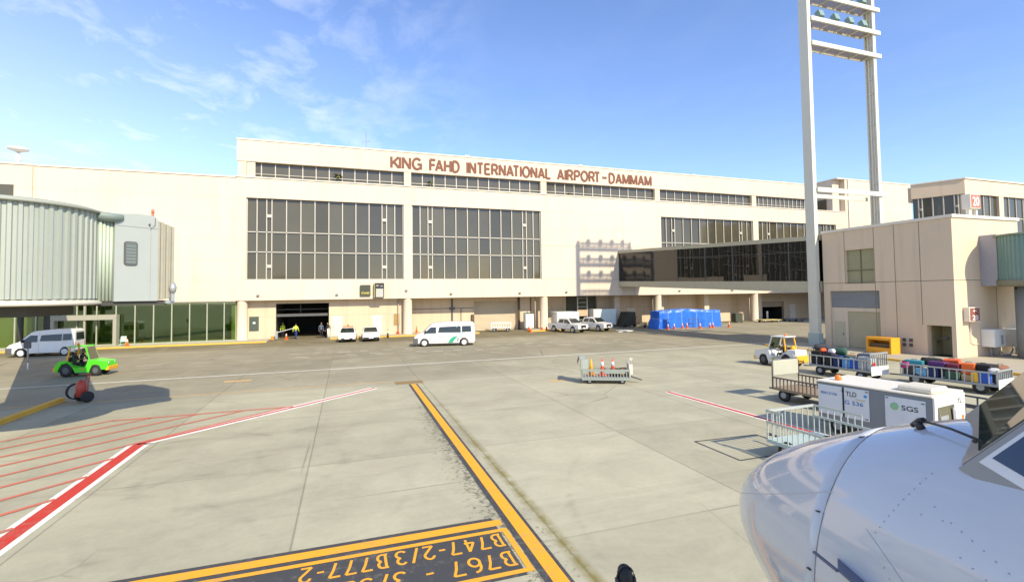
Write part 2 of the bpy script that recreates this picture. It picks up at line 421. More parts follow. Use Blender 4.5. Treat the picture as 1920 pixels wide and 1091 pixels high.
def _arc(cx, cy, rx, ry, a0, a1, n=9): return [(cx+rx*math.cos(R(a0+(a1-a0)*i/n)), cy+ry*math.sin(R(a0+(a1-a0)*i/n))) for i in range(n+1)]
GLYPH = {
 'K': (.64, [[(0,0),(0,1)], [(.03,.36),(.60,1)], [(.20,.55),(.64,0)]]), 'I': (0, [[(0,0),(0,1)]]), 'N': (.60, [[(0,0),(0,1)], [(0,1),(.60,0)], [(.60,0),(.60,1)]]),
 'G': (.70, [_arc(.36,.5,.36,.5,40,315,16), [(.40,.46),(.70,.46),(.70,0)]]), 'F': (.50, [[(0,0),(0,1)], [(0,1),(.52,1)], [(0,.52),(.46,.52)]]),
 'A': (.66, [[(0,0),(.33,1)], [(.33,1),(.66,0)], [(.12,.30),(.54,.30)]]), 'H': (.58, [[(0,0),(0,1)], [(.58,0),(.58,1)], [(0,.52),(.58,.52)]]),
 'D': (.60, [[(0,0),(0,1)], [(0,1)]+_arc(.26,.5,.34,.5,90,-90,12)+[(0,0)]]), 'T': (.58, [[(0,1),(.58,1)], [(.29,0),(.29,1)]]),
 'E': (.52, [[(0,0),(0,1)], [(0,1),(.52,1)], [(0,.52),(.48,.52)], [(0,0),(.54,0)]]), 'R': (.60, [[(0,0),(0,1)], [(0,1)]+_arc(.34,.74,.22,.26,90,-90,8)+[(0,.48)], [(.34,.46),(.60,0)]]),
 'O': (.74, [_arc(.37,.5,.37,.5,0,360,24)]), 'L': (.48, [[(0,0),(0,1)], [(0,0),(.50,0)]]), 'P': (.56, [[(0,0),(0,1)], [(0,1)]+_arc(.34,.73,.23,.27,90,-90,8)+[(0,.46)]]),
 'M': (.74, [[(0,0),(0,1)], [(0,1),(.37,.06)], [(.37,.06),(.74,1)], [(.74,0),(.74,1)]]), 'B': (.54, [[(.12,0),(.12,1)], [(0,1)]+_arc(.32,.76,.20,.24,90,-80,8), _arc(.32,.26,.22,.26,80,-90,8)+[(0,0)]]),
 '2': (.52, [_arc(.26,.72,.25,.28,165,-20,10)+[(.0,0)], [(0,0),(.54,0)]]), '3': (.50, [_arc(.25,.76,.23,.24,150,-80,9), _arc(.25,.26,.26,.26,80,-150,10)]),
 '4': (.54, [[(.40,0),(.40,1)], [(.40,1),(0,.30)], [(0,.30),(.54,.30)]]), '6': (.52, [_arc(.26,.30,.26,.30,0,360,18), [(.02,.36)]+_arc(.34,.56,.32,.44,170,85,6)]),
 '7': (.52, [[(0,1),(.54,1)], [(.54,1),(.36,.55),(.24,0)]]), '-': (.34, [[(0,.48),(.34,.48)]]), '\u2013': (.50, [[(0,.50),(.50,.50)]]), '/': (.36, [[(0,-.06),(.36,1.06)]]), ' ': (.28, [])}
def stroke_text(name, body, m, parent, org, xd, yd, width, height, t, ext, gap=.26):
    """block lettering from even strokes, each a solid bar on the surface"""
    xd = Vector(xd); yd = Vector(yd); n = xd.cross(yd); org = Vector(org); p = parent
    while p is not None: org = org-p.location; p = p.parent
    adv = []; x = t/2
    for ch, nx_ in zip(body, body[1:]+' '): adv.append(x); x += GLYPH[ch][0]+t*.6+gap-(.17 if ch+nx_ in ('FA','AT','KI','TA','RT') else 0)
    sx = width/(x-t*.1-gap); b = MB(); q = 0
    for ch, x0 in zip(body, adv):
        for pl in GLYPH[ch][1]:
            pts = [Vector(((x0+a)*sx, (t/2+c*(1-t))*height)) for a, c in pl]; k = len(pts); q += 1
            closed = (pts[0]-pts[-1]).length < 1e-4
            hw_ = t*height/2; Lp, Rp = [], []
            for i in range(k):
                pa = pts[i-1] if i else (pts[-2] if closed else pts[0]); pb = pts[i+1] if i < k-1 else (pts[1] if closed else pts[-1])
                d0 = (pts[i]-pa).normalized() if (pts[i]-pa).length > 1e-6 else (pb-pts[i]).normalized()
                d1 = (pb-pts[i]).normalized() if (pb-pts[i]).length > 1e-6 else d0
                d = (d0+d1).normalized(); nn = Vector((-d.y, d.x)); mt = 1/max(.5, nn.dot(Vector((-d0.y, d0.x))))
                Lp.append(pts[i]+nn*hw_*mt); Rp.append(pts[i]-nn*hw_*mt)
            e2 = ext+.0004*(q % 5)
            def V3(v, h): return b.bm.verts.new(org+xd*v.x+yd*v.y+n*h)
            fr = [(V3(a, e2), V3(c, e2), V3(a, 0), V3(c, 0)) for a, c in zip(Lp, Rp)]
            for (a0,c0,a1,c1), (a2,c2,a3,c3) in zip(fr, fr[1:]):
                b.bm.faces.new((a0,c0,c2,a2)); b.bm.faces.new((a0,a2,a3,a1)); b.bm.faces.new((c0,c1,c3,c2))
            b.bm.faces.new((fr[0][0],fr[0][2],fr[0][3],fr[0][1])); b.bm.faces.new((fr[-1][0],fr[-1][1],fr[-1][3],fr[-1][2]))
    return b.build(name, m, parent)

# ------------------------------------------------------------------ camera, sun, sky
cam = bpy.data.cameras.new('Camera'); co = bpy.data.objects.new('Camera', cam); COL.objects.link(co)
Fv = Vector((.32266696, .94574772, .03804324)); Rv = Vector((.94651247, -.32242403, -.01252555)); Uv = Vector((-.00042005, -.0400499, .99919759))
co.matrix_world = Matrix(((Rv.x, Uv.x, -Fv.x, 0), (Rv.y, Uv.y, -Fv.y, 0), (Rv.z, Uv.z, -Fv.z, 4.797), (0,0,0,1)))
cam.sensor_width = 36; cam.lens = 36*912.62/1920; cam.shift_y = (516.83-545.5)/1920
cam.clip_start = .05; cam.clip_end = 5000
SC.camera = co
ELEV, KX = 36.5, .30
hn = math.hypot(KX, 1); S = Vector((KX/hn*math.cos(R(ELEV)), -1/hn*math.cos(R(ELEV)), math.sin(R(ELEV))))
su = bpy.data.lights.new('Sun', 'SUN'); so = bpy.data.objects.new('Sun', su); COL.objects.link(so)
su.energy = 3.6; su.angle = R(.53); su.color = (1, .885, .675)
so.rotation_euler = S.to_track_quat('Z', 'Y').to_euler(); so.location = (20, -40, 60)
W = bpy.data.worlds.new('World'); SC.world = W; W.use_nodes = True
nt = W.node_tree; nt.nodes.clear()
wo = nt.nodes.new('ShaderNodeOutputWorld'); bg = nt.nodes.new('ShaderNodeBackground')
nt.links.new(bg.outputs[0], wo.inputs[0]); bg.inputs[1].default_value = .145
sky = nt.nodes.new('ShaderNodeTexSky'); sky.sky_type = 'NISHITA'; sky.sun_disc = False
sky.sun_elevation = R(ELEV); sky.sun_rotation = math.atan2(S.x, S.y); sky.altitude = 0
sky.air_density = 1.0; sky.dust_density = .2; sky.ozone_density = 4.0
tc = nd(nt, 'ShaderNodeTexCoord').outputs['Generated']
sp = nd(nt, 'ShaderNodeSeparateXYZ', i_0=tc)
zc = math_n(nt, 'MAXIMUM', sp.outputs[2], .03)
px = math_n(nt, 'DIVIDE', sp.outputs[0], zc); pyy = math_n(nt, 'DIVIDE', sp.outputs[1], zc)
cp = nd(nt, 'ShaderNodeCombineXYZ', i_0=px, i_1=pyy).outputs[0]
n1 = noise(nt, scaled(nt, cp, (1.5, 1.0, 1)), 2.4, 7, .62, .35)
n2 = noise(nt, cp, .55, 3, .5)
az = math_n(nt, 'DIVIDE', sp.outputs[0], math_n(nt, 'MAXIMUM', sp.outputs[1], .05))
left = ramp(nt, az, .30, -.15)
cl = ramp(nt, math_n(nt, 'ADD', n1, math_n(nt, 'MULTIPLY_ADD', n2, .5, -.25)), .44, .95)
cl = math_n(nt, 'MULTIPLY', cl, math_n(nt, 'MULTIPLY_ADD', left, .9, .05))
cl = math_n(nt, 'MULTIPLY', cl, ramp(nt, sp.outputs[2], .02, .12))
veil = math_n(nt, 'MULTIPLY', ramp(nt, az, .1, -.75), ramp(nt, sp.outputs[2], .55, .18))
cl = math_n(nt, 'MAXIMUM', math_n(nt, 'MULTIPLY', cl, .85), math_n(nt, 'MULTIPLY', veil, .34))
skyc = mixc(nt, 1.0, sky.outputs[0], (.99, .955, 1.06), 'MULTIPLY')
nt.links.new(mixc(nt, cl, skyc, (5.2, 5.4, 5.8)), bg.inputs[0])
SC.view_settings.view_transform = 'Standard'; SC.view_settings.look = 'None'
SC.view_settings.exposure = .80; SC.view_settings.gamma = 1.0
SC.cycles.max_bounces = 8; SC.cycles.transparent_max_bounces = 12
try: SC.cycles.use_denoising = True
except Exception: pass

# ------------------------------------------------------------------ ground and markings
b = MB(); b.poly([(-700,-300,0),(700,-300,0),(700,900,0),(-700,900,0)])
struct(b.build('ground', apron_mat()))
P_YEL = paint_mat('yellow line paint', (.80, .37, .02), .30)
P_RED = paint_mat('red line paint', (.52, .035, .018), .25)
P_WHT = paint_mat('white line paint', (.80, .78, .70), .35)
P_OLDW = paint_mat('old white paint', (.50, .47, .37), .45)
P_BLK = paint_mat('dark backing paint', (.055, .055, .056), .25)
P_BRN = paint_mat('brown faded paint', (.26, .17, .06), .4)
P_OLDY = paint_mat('faded orange paint', (.60, .38, .14), .5)
P_OLDR = paint_mat('thin red paint', (.56, .15, .09), .55)
def strip(b, p, q, w, z, sh=0.0):
    p = Vector((*p, z)); q = Vector((*q, z)); t = (q-p).normalized(); n = Vector((-t.y, t.x, 0))
    b.poly([p+n*(sh-w/2), q+n*(sh-w/2), q+n*(sh+w/2), p+n*(sh+w/2)])
b = MB(); strip(b, (3.30,-20), (3.43,26.95), .47, .004); struct(b.build('lead_in_line_border', P_BLK))
b = MB(); strip(b, (3.34,-20), (3.45,26.9), .27, .008); struct(b.build('lead_in_line', P_YEL))
b = MB(); b.poly([(2.55,27.1,.004),(4.05,27.1,.004),(4.05,27.95,.004),(2.55,27.95,.004)]); struct(b.build('faded_end_marking', P_BRN))
# aircraft type box
b = MB(); b.poly([(-9,8.0,.004),(2.95,8.0,.004),(2.95,10.25,.004),(-9,10.25,.004)]); struct(b.build('stop_box_backing', P_BLK))
b = MB(); b.poly([(-9,9.86,.008),(3.1,9.86,.008),(3.1,10.12,.008),(-9,10.12,.008)]); struct(b.build('stop_line', P_YEL))
b = MB()
for x0, x1, y0, y1 in ((-9,3.12,9.60,9.72), (3.0,3.12,8.20,9.60), (-9,3.12,8.08,8.20)): b.poly([(x0,y0,.008),(x1,y0,.008),(x1,y1,.008),(x0,y1,.008)])
struct(b.build('stop_box_outline', P_YEL))
def gtext(name, body, xr, width, y, h):
    struct(stroke_text(name, body, P_YEL, None, (xr, y, .006), (-1,0,0), (0,-1,0), width, h, .100, .002, .24))
gtext('stop_lettering', 'B747-2/3', 2.92, 2.06, 9.54, .50)
gtext('stop_lettering', 'B777-2', .74, 1.50, 9.54, .50)
gtext('stop_lettering', 'B767 - 3/3L', 2.92, 3.0, 8.84, .50)
# red restricted area at the left, apron edge of the neighbouring stand
b = MB(); strip(b, (-6.46,-12), (-6.46,19.45), .62, .004); strip(b, (-6.46,19.45), (1.40,26.55), .52, .004); struct(b.build('red_line_border', P_WHT))
b = MB(); strip(b, (-6.46,-12), (-6.46,19.50), .34, .008); strip(b, (-6.52,19.40), (1.40,26.55), .17, .008); struct(b.build('red_boundary_line', P_RED))
b = MB()
strip(b, (-13.6,19.4), (-8.7,23.55), .16, .012); strip(b, (-8.72,23.50), (-2.2,23.48), .16, .012)
for k in range(14):
    cc = 30.46-1.56*k; m_ = .945          # parallel hatch lines y = m x + c
    xe = min((23.45-cc)/m_, 99)
    if m_*xe+cc < 25.28+.903*xe or xe > -2.2: xe = -6.62
    xs_ = max(xe-9.5, -20)
    strip(b, (xs_, m_*xs_+cc), (xe, m_*xe+cc), .15, .012+.0005*k)
struct(b.build('red_hatching', P_OLDR))
b = MB(); strip(b, (14.70,20.0), (15.3,3), .40, .004); struct(b.build('red_line_border', P_WHT))
b = MB(); strip(b, (14.70,20.0), (15.3,3), .20, .008); struct(b.build('red_boundary_line', P_RED))
# service road lines
b = MB(); strip(b, (-60,33.55), (37,35.15), .16, .004); struct(b.build('road_edge_line', P_WHT))
b = MB(); strip(b, (-40,28.0), (2.5,28.2), .14, .004); struct(b.build('apron_edge_line', P_OLDY))
b = MB(); strip(b, (4,27.4), (24,26.9), .10, .004); struct(b.build('apron_edge_line', P_OLDW))
b = MB(); strip(b, (-22,48.6), (-6.2,52.0), .12, .004); struct(b.build('parking_edge_line', P_OLDW))
b = MB()
for k in range(14):
    x = -17.5+3.3*k; strip(b, (x,41.9-.02*k), (x+1.5,41.88-.02*k), .13, .004)
struct(b.build('road_centre_line', P_OLDW))
b = MB()
rr = random.Random(3)
for k in range(17):
    x = -4.5+1.9*k; y = 45.0-.05*k+rr.uniform(-.3,.3)
    if 5.5 < x < 12.5: y -= 3.0
    strip(b, (x,y), (x+rr.uniform(.5,1.1), y+rr.uniform(-.1,.1)), rr.uniform(.15,.32), .004)
    if k % 3 != 1: strip(b, (x+.7,y-2.0), (x+rr.uniform(1.0,2.2), y-3.0), .16, .004)
struct(b.build('worn_crossing_marks', P_OLDW))
b = MB()
strip(b, (-6.6,31.9), (-5.2,31.9), .5, .004); strip(b, (10.6,24.9), (11.7,24.9), .35, .004)
struct(b.build('faded_patch_marking', P_OLDY))
b = MB()
for p, q in (((10.6,13.1),(13.0,13.0)), ((10.6,13.1),(10.6,11.2)), ((13.0,13.0),(13.0,11.2)), ((10.6,11.2),(13.0,11.2))): strip(b, p, q, .07, .006)
struct(b.build('pit_cover_joint', P_BLK))
b = MB(); strip(b, (28,40.6), (46,40.4), .12, .004); struct(b.build('parking_edge_line', P_OLDW))
# pavements with yellow kerbs
M_PAVE = mat('pavement slabs', (.40, .36, .27), .85, var=.1, scale=2)
M_KERB = mat('yellow painted kerb', (.74, .42, .05), .7, var=.18, scale=2)
def pavement(x0, x1, y0, y1):
    b = MB(); b.box(x0, x1, y0+.16, y1, -.05, .14); struct(b.build('pavement', M_PAVE))
    b = MB(); b.box(x0, x1, y0, y0+.157, -.05, .145); struct(b.build('kerb', M_KERB))
pavement(-60, -8.0, 57.6, 60.9)
pavement(-1.7, 15.6, 58.4, 62.55)
pavement(22.4, 27.0, 58.2, 62.55)
b = MB(); b.box(34.96, 38.9, 16, 33.5, -.05, .14); struct(b.build('pavement', M_PAVE))
b = MB(); b.box(34.8, 34.957, 4, 33.5, -.05, .145); struct(b.build('kerb', M_KERB))
b = MB(); b.box(38.903, 60, 6, 21.4, -.05, .14); struct(b.build('pavement', M_PAVE))
b = MB(); b.box(34.96, 38.9, 4, 15.997, -.05, .14); struct(b.build('pavement', M_PAVE))
b = MB(); b.slab([(-12.85,6,-.02),(-12.6,6,-.02),(-12.6,28.9,-.02),(-12.85,28.9,-.02)], (0,0,.20)); struct(b.build('kerb', M_KERB))

# ------------------------------------------------------------------ terminal building
X0 = -10.87
T = thing('terminal_building', 'long beige terminal building with brown lettering along its roof fascia', 'building', (25, 60, 0))
b = MB()
b.box(-11.4, 81, 60, 60.6, 4.45, 6.70)                       # lower fascia
b.box(-11.4, 81, 60, 60.6, 15.85, 18.08)                     # upper band
for x0, x1 in ((-11.4,-10.45), (6.65,7.6), (24.66,43.6), (60.75,61.8), (78.65,81)): b.box(x0, x1, 60.003, 60.6, 6.70, 15.85)
b.box(-11.4, 81, 60.6, 62.2, 17.6, 18.08)                    # terrace behind ledge
b.box(-11.4, 81, 60.6, 74, 4.45, 4.75)                       # soffit slab
b.box(-11.4, -11.0, 62.2, 90, 4.45, 19.9); b.box(-11.0, 81, 75, 76, 0, 20)
b.build('wall', M_WALL, T, True)
b = MB(); b.box(-11.5, 81.05, 59.9, 60.62, 18.083, 18.2); b.build('ledge_coping', M_COPE, T, True)
b = MB(); b.box(-11.4, 72.3, 60, 75, 19.9, 22.28); b.build('roof_fascia', M_WALL, T, True)
b = MB(); b.box(-11.48, 72.38, 59.92, 75.1, 22.283, 22.42); b.build('roof_coping', M_COPE, T, True)
for k in range(5):                                            # clerestory piers
    x = X0+18*k; b = MB(); b.box(x-.42, x+.42, 60.06, 61.5, 18.203, 19.897); b.build('clerestory_column', M_WALL2, T, True)
b = MB(); b.box(-10.4, -9.6, 60.1, 62.0, 18.203, 19.897); b.build('clerestory_column', M_WALL2, T, True)
for k in range(5):
    xa, xb = X0+18*k+.42, X0+18*k+17.58
    if k == 4: xb = 72.2
    b = MB(); b.box(xa, xb, 60.52, 60.57, 18.203, 19.897); w = b.build('clerestory_window', M_TINT2, T, True)
    b = MB()
    n = 12
    for i in range(n+1):
        x = xa+(xb-xa)*i/n; b.box(x-.05, x+.05, 60.41, 60.517, 18.3, 19.85)
    b.box(xa, xb, 60.39, 60.515, 18.206, 18.30)
    b.box(xa, xb, 60.12, 60.16, 18.55, 18.60)
    b.build('mullions', M_ALU, w, True)
for k, (x0, x1) in enumerate(((-10.45,6.65), (7.6,24.66), (43.6,60.75), (61.8,78.65))):
    b = MB(); b.box(x0, x1, 60.40, 60.45, 6.72, 15.83); w = b.build('curtain_window', M_TINT, T, True)
    b = MB()
    xs = [x0+1.05, x0+2.02, x0+2.55, x1-1.05, x1-2.02, x1-2.55]
    n = 8
    for i in range(1, n): xs.append(x0+2.55+(x1-x0-5.1)*i/n)
    for x in xs: b.box(x-.05, x+.05, 60.24, 60.397, 6.74, 15.82)
    b.box(x0, x0+.12, 60.20, 60.397, 6.72, 15.82); b.box(x1-.12, x1, 60.20, 60.397, 6.72, 15.82)
    for z in (12.08, 9.84): b.box(x0, x1, 60.24, 60.39, z-.05, z+.05)
    b.box(x0, x1, 60.15, 60.397, 6.70, 6.82)
    for xc in (x0+2.285, x1-2.285):
        for z in (13.9, 8.25): b.box(xc-.24, xc+.24, 60.17, 60.385, z-.17, z+.17)
    b.build('mullions', M_ALU, w, True)
M_LET = mat('brown sign letters', (.165, .055, .028), .65)
lx = 5.08
for word, wd_ in (('KING', 3.80), ('FAHD', 3.82), ('INTERNATIONAL', 11.66), ('AIRPORT', 6.58), ('\u2013', .92), ('DAMMAM', 7.06)):
    stroke_text('roof_lettering', word, M_LET, T, (lx, 59.998, 20.17), (1,0,0), (0,0,1), wd_, 1.60, .175, .06, .15); lx += wd_+(.92 if word in ('KING','FAHD','INTERNATIONAL') else .22)
for k in range(6):                                            # ground floor columns
    x = X0+18*k; b = MB(); b.lathe((x, 60.62, 0), ((.60,0),(.60,.25),(.54,.3),(.54,4.2),(.58,4.449)), 20); b.build('column', M_WALL2, T, True)
# ground floor back walls
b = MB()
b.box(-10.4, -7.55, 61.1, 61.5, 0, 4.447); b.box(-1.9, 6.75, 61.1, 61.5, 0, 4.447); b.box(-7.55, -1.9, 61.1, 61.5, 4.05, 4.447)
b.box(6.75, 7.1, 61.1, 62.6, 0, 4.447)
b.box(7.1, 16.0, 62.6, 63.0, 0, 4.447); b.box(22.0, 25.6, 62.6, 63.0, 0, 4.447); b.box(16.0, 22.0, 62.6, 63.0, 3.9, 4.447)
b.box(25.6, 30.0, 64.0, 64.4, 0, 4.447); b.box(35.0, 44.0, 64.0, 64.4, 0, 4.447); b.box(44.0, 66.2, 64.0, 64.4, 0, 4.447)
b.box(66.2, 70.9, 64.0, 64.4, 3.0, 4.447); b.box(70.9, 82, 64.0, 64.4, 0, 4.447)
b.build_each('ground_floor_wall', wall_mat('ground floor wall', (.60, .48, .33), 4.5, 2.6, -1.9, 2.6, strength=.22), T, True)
b = MB()
for x in (37.0, 44.6, 53.0, 63.5): b.box(x, x+.9, 62.4, 63.997, 0, 4.445)
b.build_each('pier', M_WALL2, T, True)
b = MB()
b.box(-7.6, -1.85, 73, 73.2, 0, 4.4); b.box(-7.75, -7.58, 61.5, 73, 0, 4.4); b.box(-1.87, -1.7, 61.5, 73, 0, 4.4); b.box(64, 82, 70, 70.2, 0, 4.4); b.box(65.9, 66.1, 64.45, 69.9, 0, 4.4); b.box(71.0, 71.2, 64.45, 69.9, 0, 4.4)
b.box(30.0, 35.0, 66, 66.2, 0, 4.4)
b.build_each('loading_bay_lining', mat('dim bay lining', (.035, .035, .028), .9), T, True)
b = MB(); b.box(-7.55, -1.9, 61.6, 61.9, 2.55, 2.85); b.box(-7.5, -1.9, 62.4, 62.5, 3.3, 3.38); b.box(-5.1,-5.02, 62.4, 62.5, 2.9, 3.9); b.build_each('loading_bay_beam', M_DGREY, T, True)
def slats(name, x0, x1, y, z0, z1, m, n):
    b = MB(); dz = (z1-z0)/n
    for i in range(n): b.slab([(x0,y,z0+i*dz),(x0,y-.05,z0+(i+.5)*dz),(x0,y,z0+(i+1)*dz-.004)], (x1-x0,0,0))
    b.box(x0, x1, y+.003, y+.05, z0, z1)
    return b.build(name, m, T, True)
slats('roller_door', 16.0, 22.0, 63.0, .0, 3.9, mat('cream roller door', (.52, .44, .31), .6), 26)
slats('roller_door', 30.0, 35.0, 64.5, .0, 4.4, mat('grey green roller door', (.12, .125, .09), .6), 28)
slats('roller_door', 66.2, 70.9, 64.3, 2.1, 3.0, mat('cream roller door', (.52, .44, .31), .6), 8)
def door(x0, x1, y, z1, m, panel=None, z0=.14):
    b = MB(); b.box(x0-.08, x1+.08, y-.03, y-.003, z0, z1+.1); d = b.build('door', M_COPE, T, True)
    b = MB(); b.box(x0, x1, y-.055, y-.033, z0+.02, z1); b.build('door_leaf', m, d, True)
    b = MB(); b.box(x0+.08, x0+.14, y-.12, y-.058, 1.1, 1.25); b.build('handle', M_DGREY, d, True)
M_DOOR = mat('cream door', (.66, .60, .48), .5)
door(-1.55, -.5, 61.1, 2.35, M_DOOR); door(3.05, 4.05, 61.1, 2.35, M_DOOR); door(22.9, 23.9, 62.6, 2.3, mat('dull green door', (.14, .15, .09), .5))
door(27.4, 28.4, 64.0, 2.3, M_DOOR, z0=0); door(40.2, 41.4, 64.0, 2.4, M_DOOR, z0=0); door(72.2, 73.4, 64.0, 2.4, M_DOOR, z0=0)
b = MB(); b.box(5.44, 6.26, 61.05, 61.097, 1.15, 2.67); w = b.build('small_window', M_ALU, T, True)
b = MB(); b.box(5.52, 6.18, 61.02, 61.047, 1.22, 2.6); b.build('pane', mat('amber blind behind glass', (.34, .22, .07), .25), w, True)
b = MB(); b.box(12.95, 13.15, 62.45, 62.597, .1, 4.3); b.box(12.7, 13.4, 62.4, 62.5, 2.9, 3.2); b.box(14.2, 14.27, 62.5, 62.597, .1, 3.0); b.box(7.2, 15.9, 62.52, 62.57, 3.02, 3.08)
b.build_each('downpipe', M_DGREY, T, True)
b = MB(); b.box(15.6, 15.95, 62.3, 62.59, 0, 2.2); b.box(22.1, 22.35, 62.3, 62.59, 0, 4.4); b.box(23.95,24.02,62.45,62.59,0,4.4); b.build_each('door_post', mat('dark brown steel post', (.10, .07, .04), .7), T, True)
M_FIT = mat('grey wall fitting', (.20,.20,.18), .5)
for x, z in ((-9.2,4.9),(-1.0,4.9),(6.9,5.3),(12.4,4.85),(21.5,4.85),(28.2,4.9),(46.5,4.9),(56.2,4.9),(66.0,4.9)):
    b = MB(); b.box(x-.14, x+.14, 59.80, 59.997, z, z+.20); b.bevel(.02,1); b.build('wall_lamp', M_FIT, T, True)
for x in (6.05, 24.0, 42.5, 60.4):
    b = MB(); b.tube([(x,60.9,.1),(x,60.9,4.4)], .06, 8); b.build('rain_pipe', mat('dull beige pipe', (.42,.35,.25), .7), T, True)
for x in (-3.2, 14.8, 31.0, 50.2, 68.0):
    b = MB(); b.box(x-.30, x+.30, 60.6, 61.0, 22.425, 22.75); b.build('roof_vent', M_GALV, T, True)
b = MB()
for x in (-8.0, -4.6, 1.2, 10.2, 33.2, 38.9): b.box(x-.012, x+.012, 59.988, 59.9995, 4.46, 6.66)
b.box(24.72, 43.55, 59.990, 60.0025, 6.69, 6.712); b.box(24.72, 43.55, 59.990, 60.0025, 11.2, 11.222); b.box(30.9, 30.922, 59.991, 60.0025, 6.72, 15.85); b.box(37.2, 37.222, 59.991, 60.0025, 6.72, 15.85)
b.build_each('panel_joint', mat('wall joint', (.42,.33,.23), .9), T, True)
# roof block to the right, stair tower
T2 = thing('stair_block', 'tall blank beige block rising above the right end of the long terminal', 'building', (88, 60, 0))
b = MB(); b.box(79.2, 97.6, 60.9, 72, 18.2, 23.75); b.box(81.003, 97.6, 60.0, 60.9, 0, 23.75); b.build('wall', M_WALL, T2, True)
b = MB(); b.box(79.1, 97.7, 59.9, 72.1, 23.753, 23.92); b.build('coping', M_COPE, T2, True)
b = MB(); b.box(81.6, 81.75, 59.8, 59.997, 12, 23.7); b.build('downpipe', M_COPE, T2, True)
b = MB(); b.box(79.14, 79.197, 62.0, 68.5, 18.7, 20.6); b.build('side_window', M_TINT, T2, True)
# left wing
T3 = thing('terminal_wing', 'low beige left wing of the terminal with green glazed ground floor', 'building', (-30, 60, 0))
b = MB()
b.box(-29.1, -11.403, 60.05, 60.6, 4.40, 18.0); b.box(-34, -29.103, 59.85, 60.6, 4.40, 18.0)
b.box(-70, -34.003, 59.85, 60.6, 4.40, 14.2); b.box(-70, -34.003, 59.85, 60.6, 16.1, 18.0)
b.box(-34.0, -30.45, 59.8, 59.847, 4.5, 4.6)
b.box(-70, -11.403, 60.6, 90, 17.5, 18.0); b.build('wall', M_WALL, T3, True)
b = MB(); b.box(-29.1, -11.503, 59.95, 60.7, 18.003, 18.12); b.box(-70, -29.103, 59.75, 60.7, 18.003, 18.16); b.build('coping', M_COPE, T3, True)
b = MB(); b.box(-33.9, -30.5, 59.80, 59.846, 14.2, 16.0); b.build('window', M_TINT, T3, True)
M_GREENGLASS = clear_glass('green glass', (.64, .74, .50), .07)
b = MB(); b.box(-60, -11.45, 60.30, 60.33, .14, 4.40); w = b.build('glazed_front', M_GREENGLASS, T3, True)
b = MB()
x = -59.5
while x < -11.4:
    b.box(x-.05, x+.05, 60.2, 60.297, .14, 4.39); x += 1.62
b.box(-60, -11.45, 60.22, 60.297, .141, .24); b.box(-60, -11.45, 60.18, 60.297, 4.28, 4.395)
b.build('mullions', mat('green grey mullion', (.34, .36, .26), .5), w, True)
b = MB(); b.box(-60, -11.45, 60.6, 67, .02, .10); b.build('hall_floor', mat('hall floor', (.34, .36, .27), .5), T3, True)
b = MB(); b.box(-60, -11.45, 67, 67.3, .1, 4.4); b.box(-60,-11.45,60.65,67,4.2,4.38); b.box(-11.9,-11.45,60.65,67,.1,4.2); b.build('hall_wall', mat('hall wall', (.40, .42, .26), .8), T3, True)
b = MB(); b.box(-27.3, -21.9, 59.4, 60.15, 2.75, 3.25); b.box(-27.3,-26.95,59.4,60.15,.14,2.747); b.box(-22.2,-21.9,59.4,60.15,.14,2.747); b.box(-24.65,-24.5,59.5,59.7,.14,4.38); b.build('entrance_portal', mat('pale portal frame', (.34, .33, .26), .5), T3, True)
b = MB(); b.box(-36.5, -29.6, 61.4, 64.5, .1, 3.9); b.build('beige_hall_block', M_WALL2, T3, True)  # added beige block, stands in for sandy patches behind the glazing

# concourse at the right behind the gate building
T4 = thing('concourse_building', 'beige concourse with angled corner and strip windows behind the gate building', 'building', (71, 38, 0))
A, B_, Cc = (68.7, 42.2), (71.0, 37.7), (95.0, 37.7)
def wall_run(b, p, q, z0, z1, th):
    p = Vector((*p, z0)); q = Vector((*q, z0)); t = (q-p).normalized(); n = Vector((-t.y, t.x, 0))*th
    b.slab([p, q, q+n, p+n], (0,0,z1-z0))
b = MB(); wall_run(b, A, B_, 16.3, 18.1, 6); wall_run(b, A, B_, 0, 12.8, .6)
b.build('wall', M_GATE, T4, True)
b = MB(); b.box(71.0, 95, 37.69, 44, 16.3, 18.1); b.box(71.05, 77.5, 37.75, 38.3, 0, 13.4); b.box(71.02,72.2,37.7,38.6,13.4,16.3); b.box(77.6,78.5,37.7,38.6,0,16.3); b.build('front_wall', M_WALL2, T4, True)
b = MB(); wall_run(b, (A[0]-.1,A[1]), (B_[0]-.1,B_[1]-.1), 18.1, 18.24, 6.2); b.box(70.95, 95, 37.55, 44, 18.105, 18.243); b.build('coping', M_COPE, T4, True)
def lerp2(t): return Vector((A[0]+(B_[0]-A[0])*t+.25, A[1]+(B_[1]-A[1])*t+.1, 0))
b = MB(); p, q = lerp2(.02), lerp2(.97); wall_run(b, (p.x,p.y), (q.x,q.y), 12.8, 16.3, .05); w = b.build('strip_window', M_TINT, T4, True)
b = MB()
for t in (.13, .20, .40, .60, .80, .87):
    p = lerp2(t)-Vector((.15,.08,0)); b.box(p.x-.05, p.x+.05, p.y-.05, p.y+.05, 12.8, 16.3)
for t in (.165, .835):
    p = lerp2(t)-Vector((.17,.1,0)); b.box(p.x-.08, p.x+.08, p.y-.2, p.y+.2, 14.7, 15.0)
b.build('mullions', M_ALU, w, True)
b = MB(); b.box(72.2, 77.6, 38.0, 38.06, 13.4, 16.3); b.box(78.5, 95, 38.0, 38.06, 3, 16.3); w = b.build('strip_window', M_TINT, T4, True)
b = MB()
for x in (73.6, 74.9, 76.2, 80, 81.5, 83, 84.5): b.box(x-.05, x+.05, 37.9, 37.997, 8, 16.3)
b.box(78.5, 95, 37.92, 37.995, 11.4, 11.5); b.box(78.5, 95, 37.92, 37.995, 13.6, 13.7)
b.build('mullions', M_ALU, w, True)

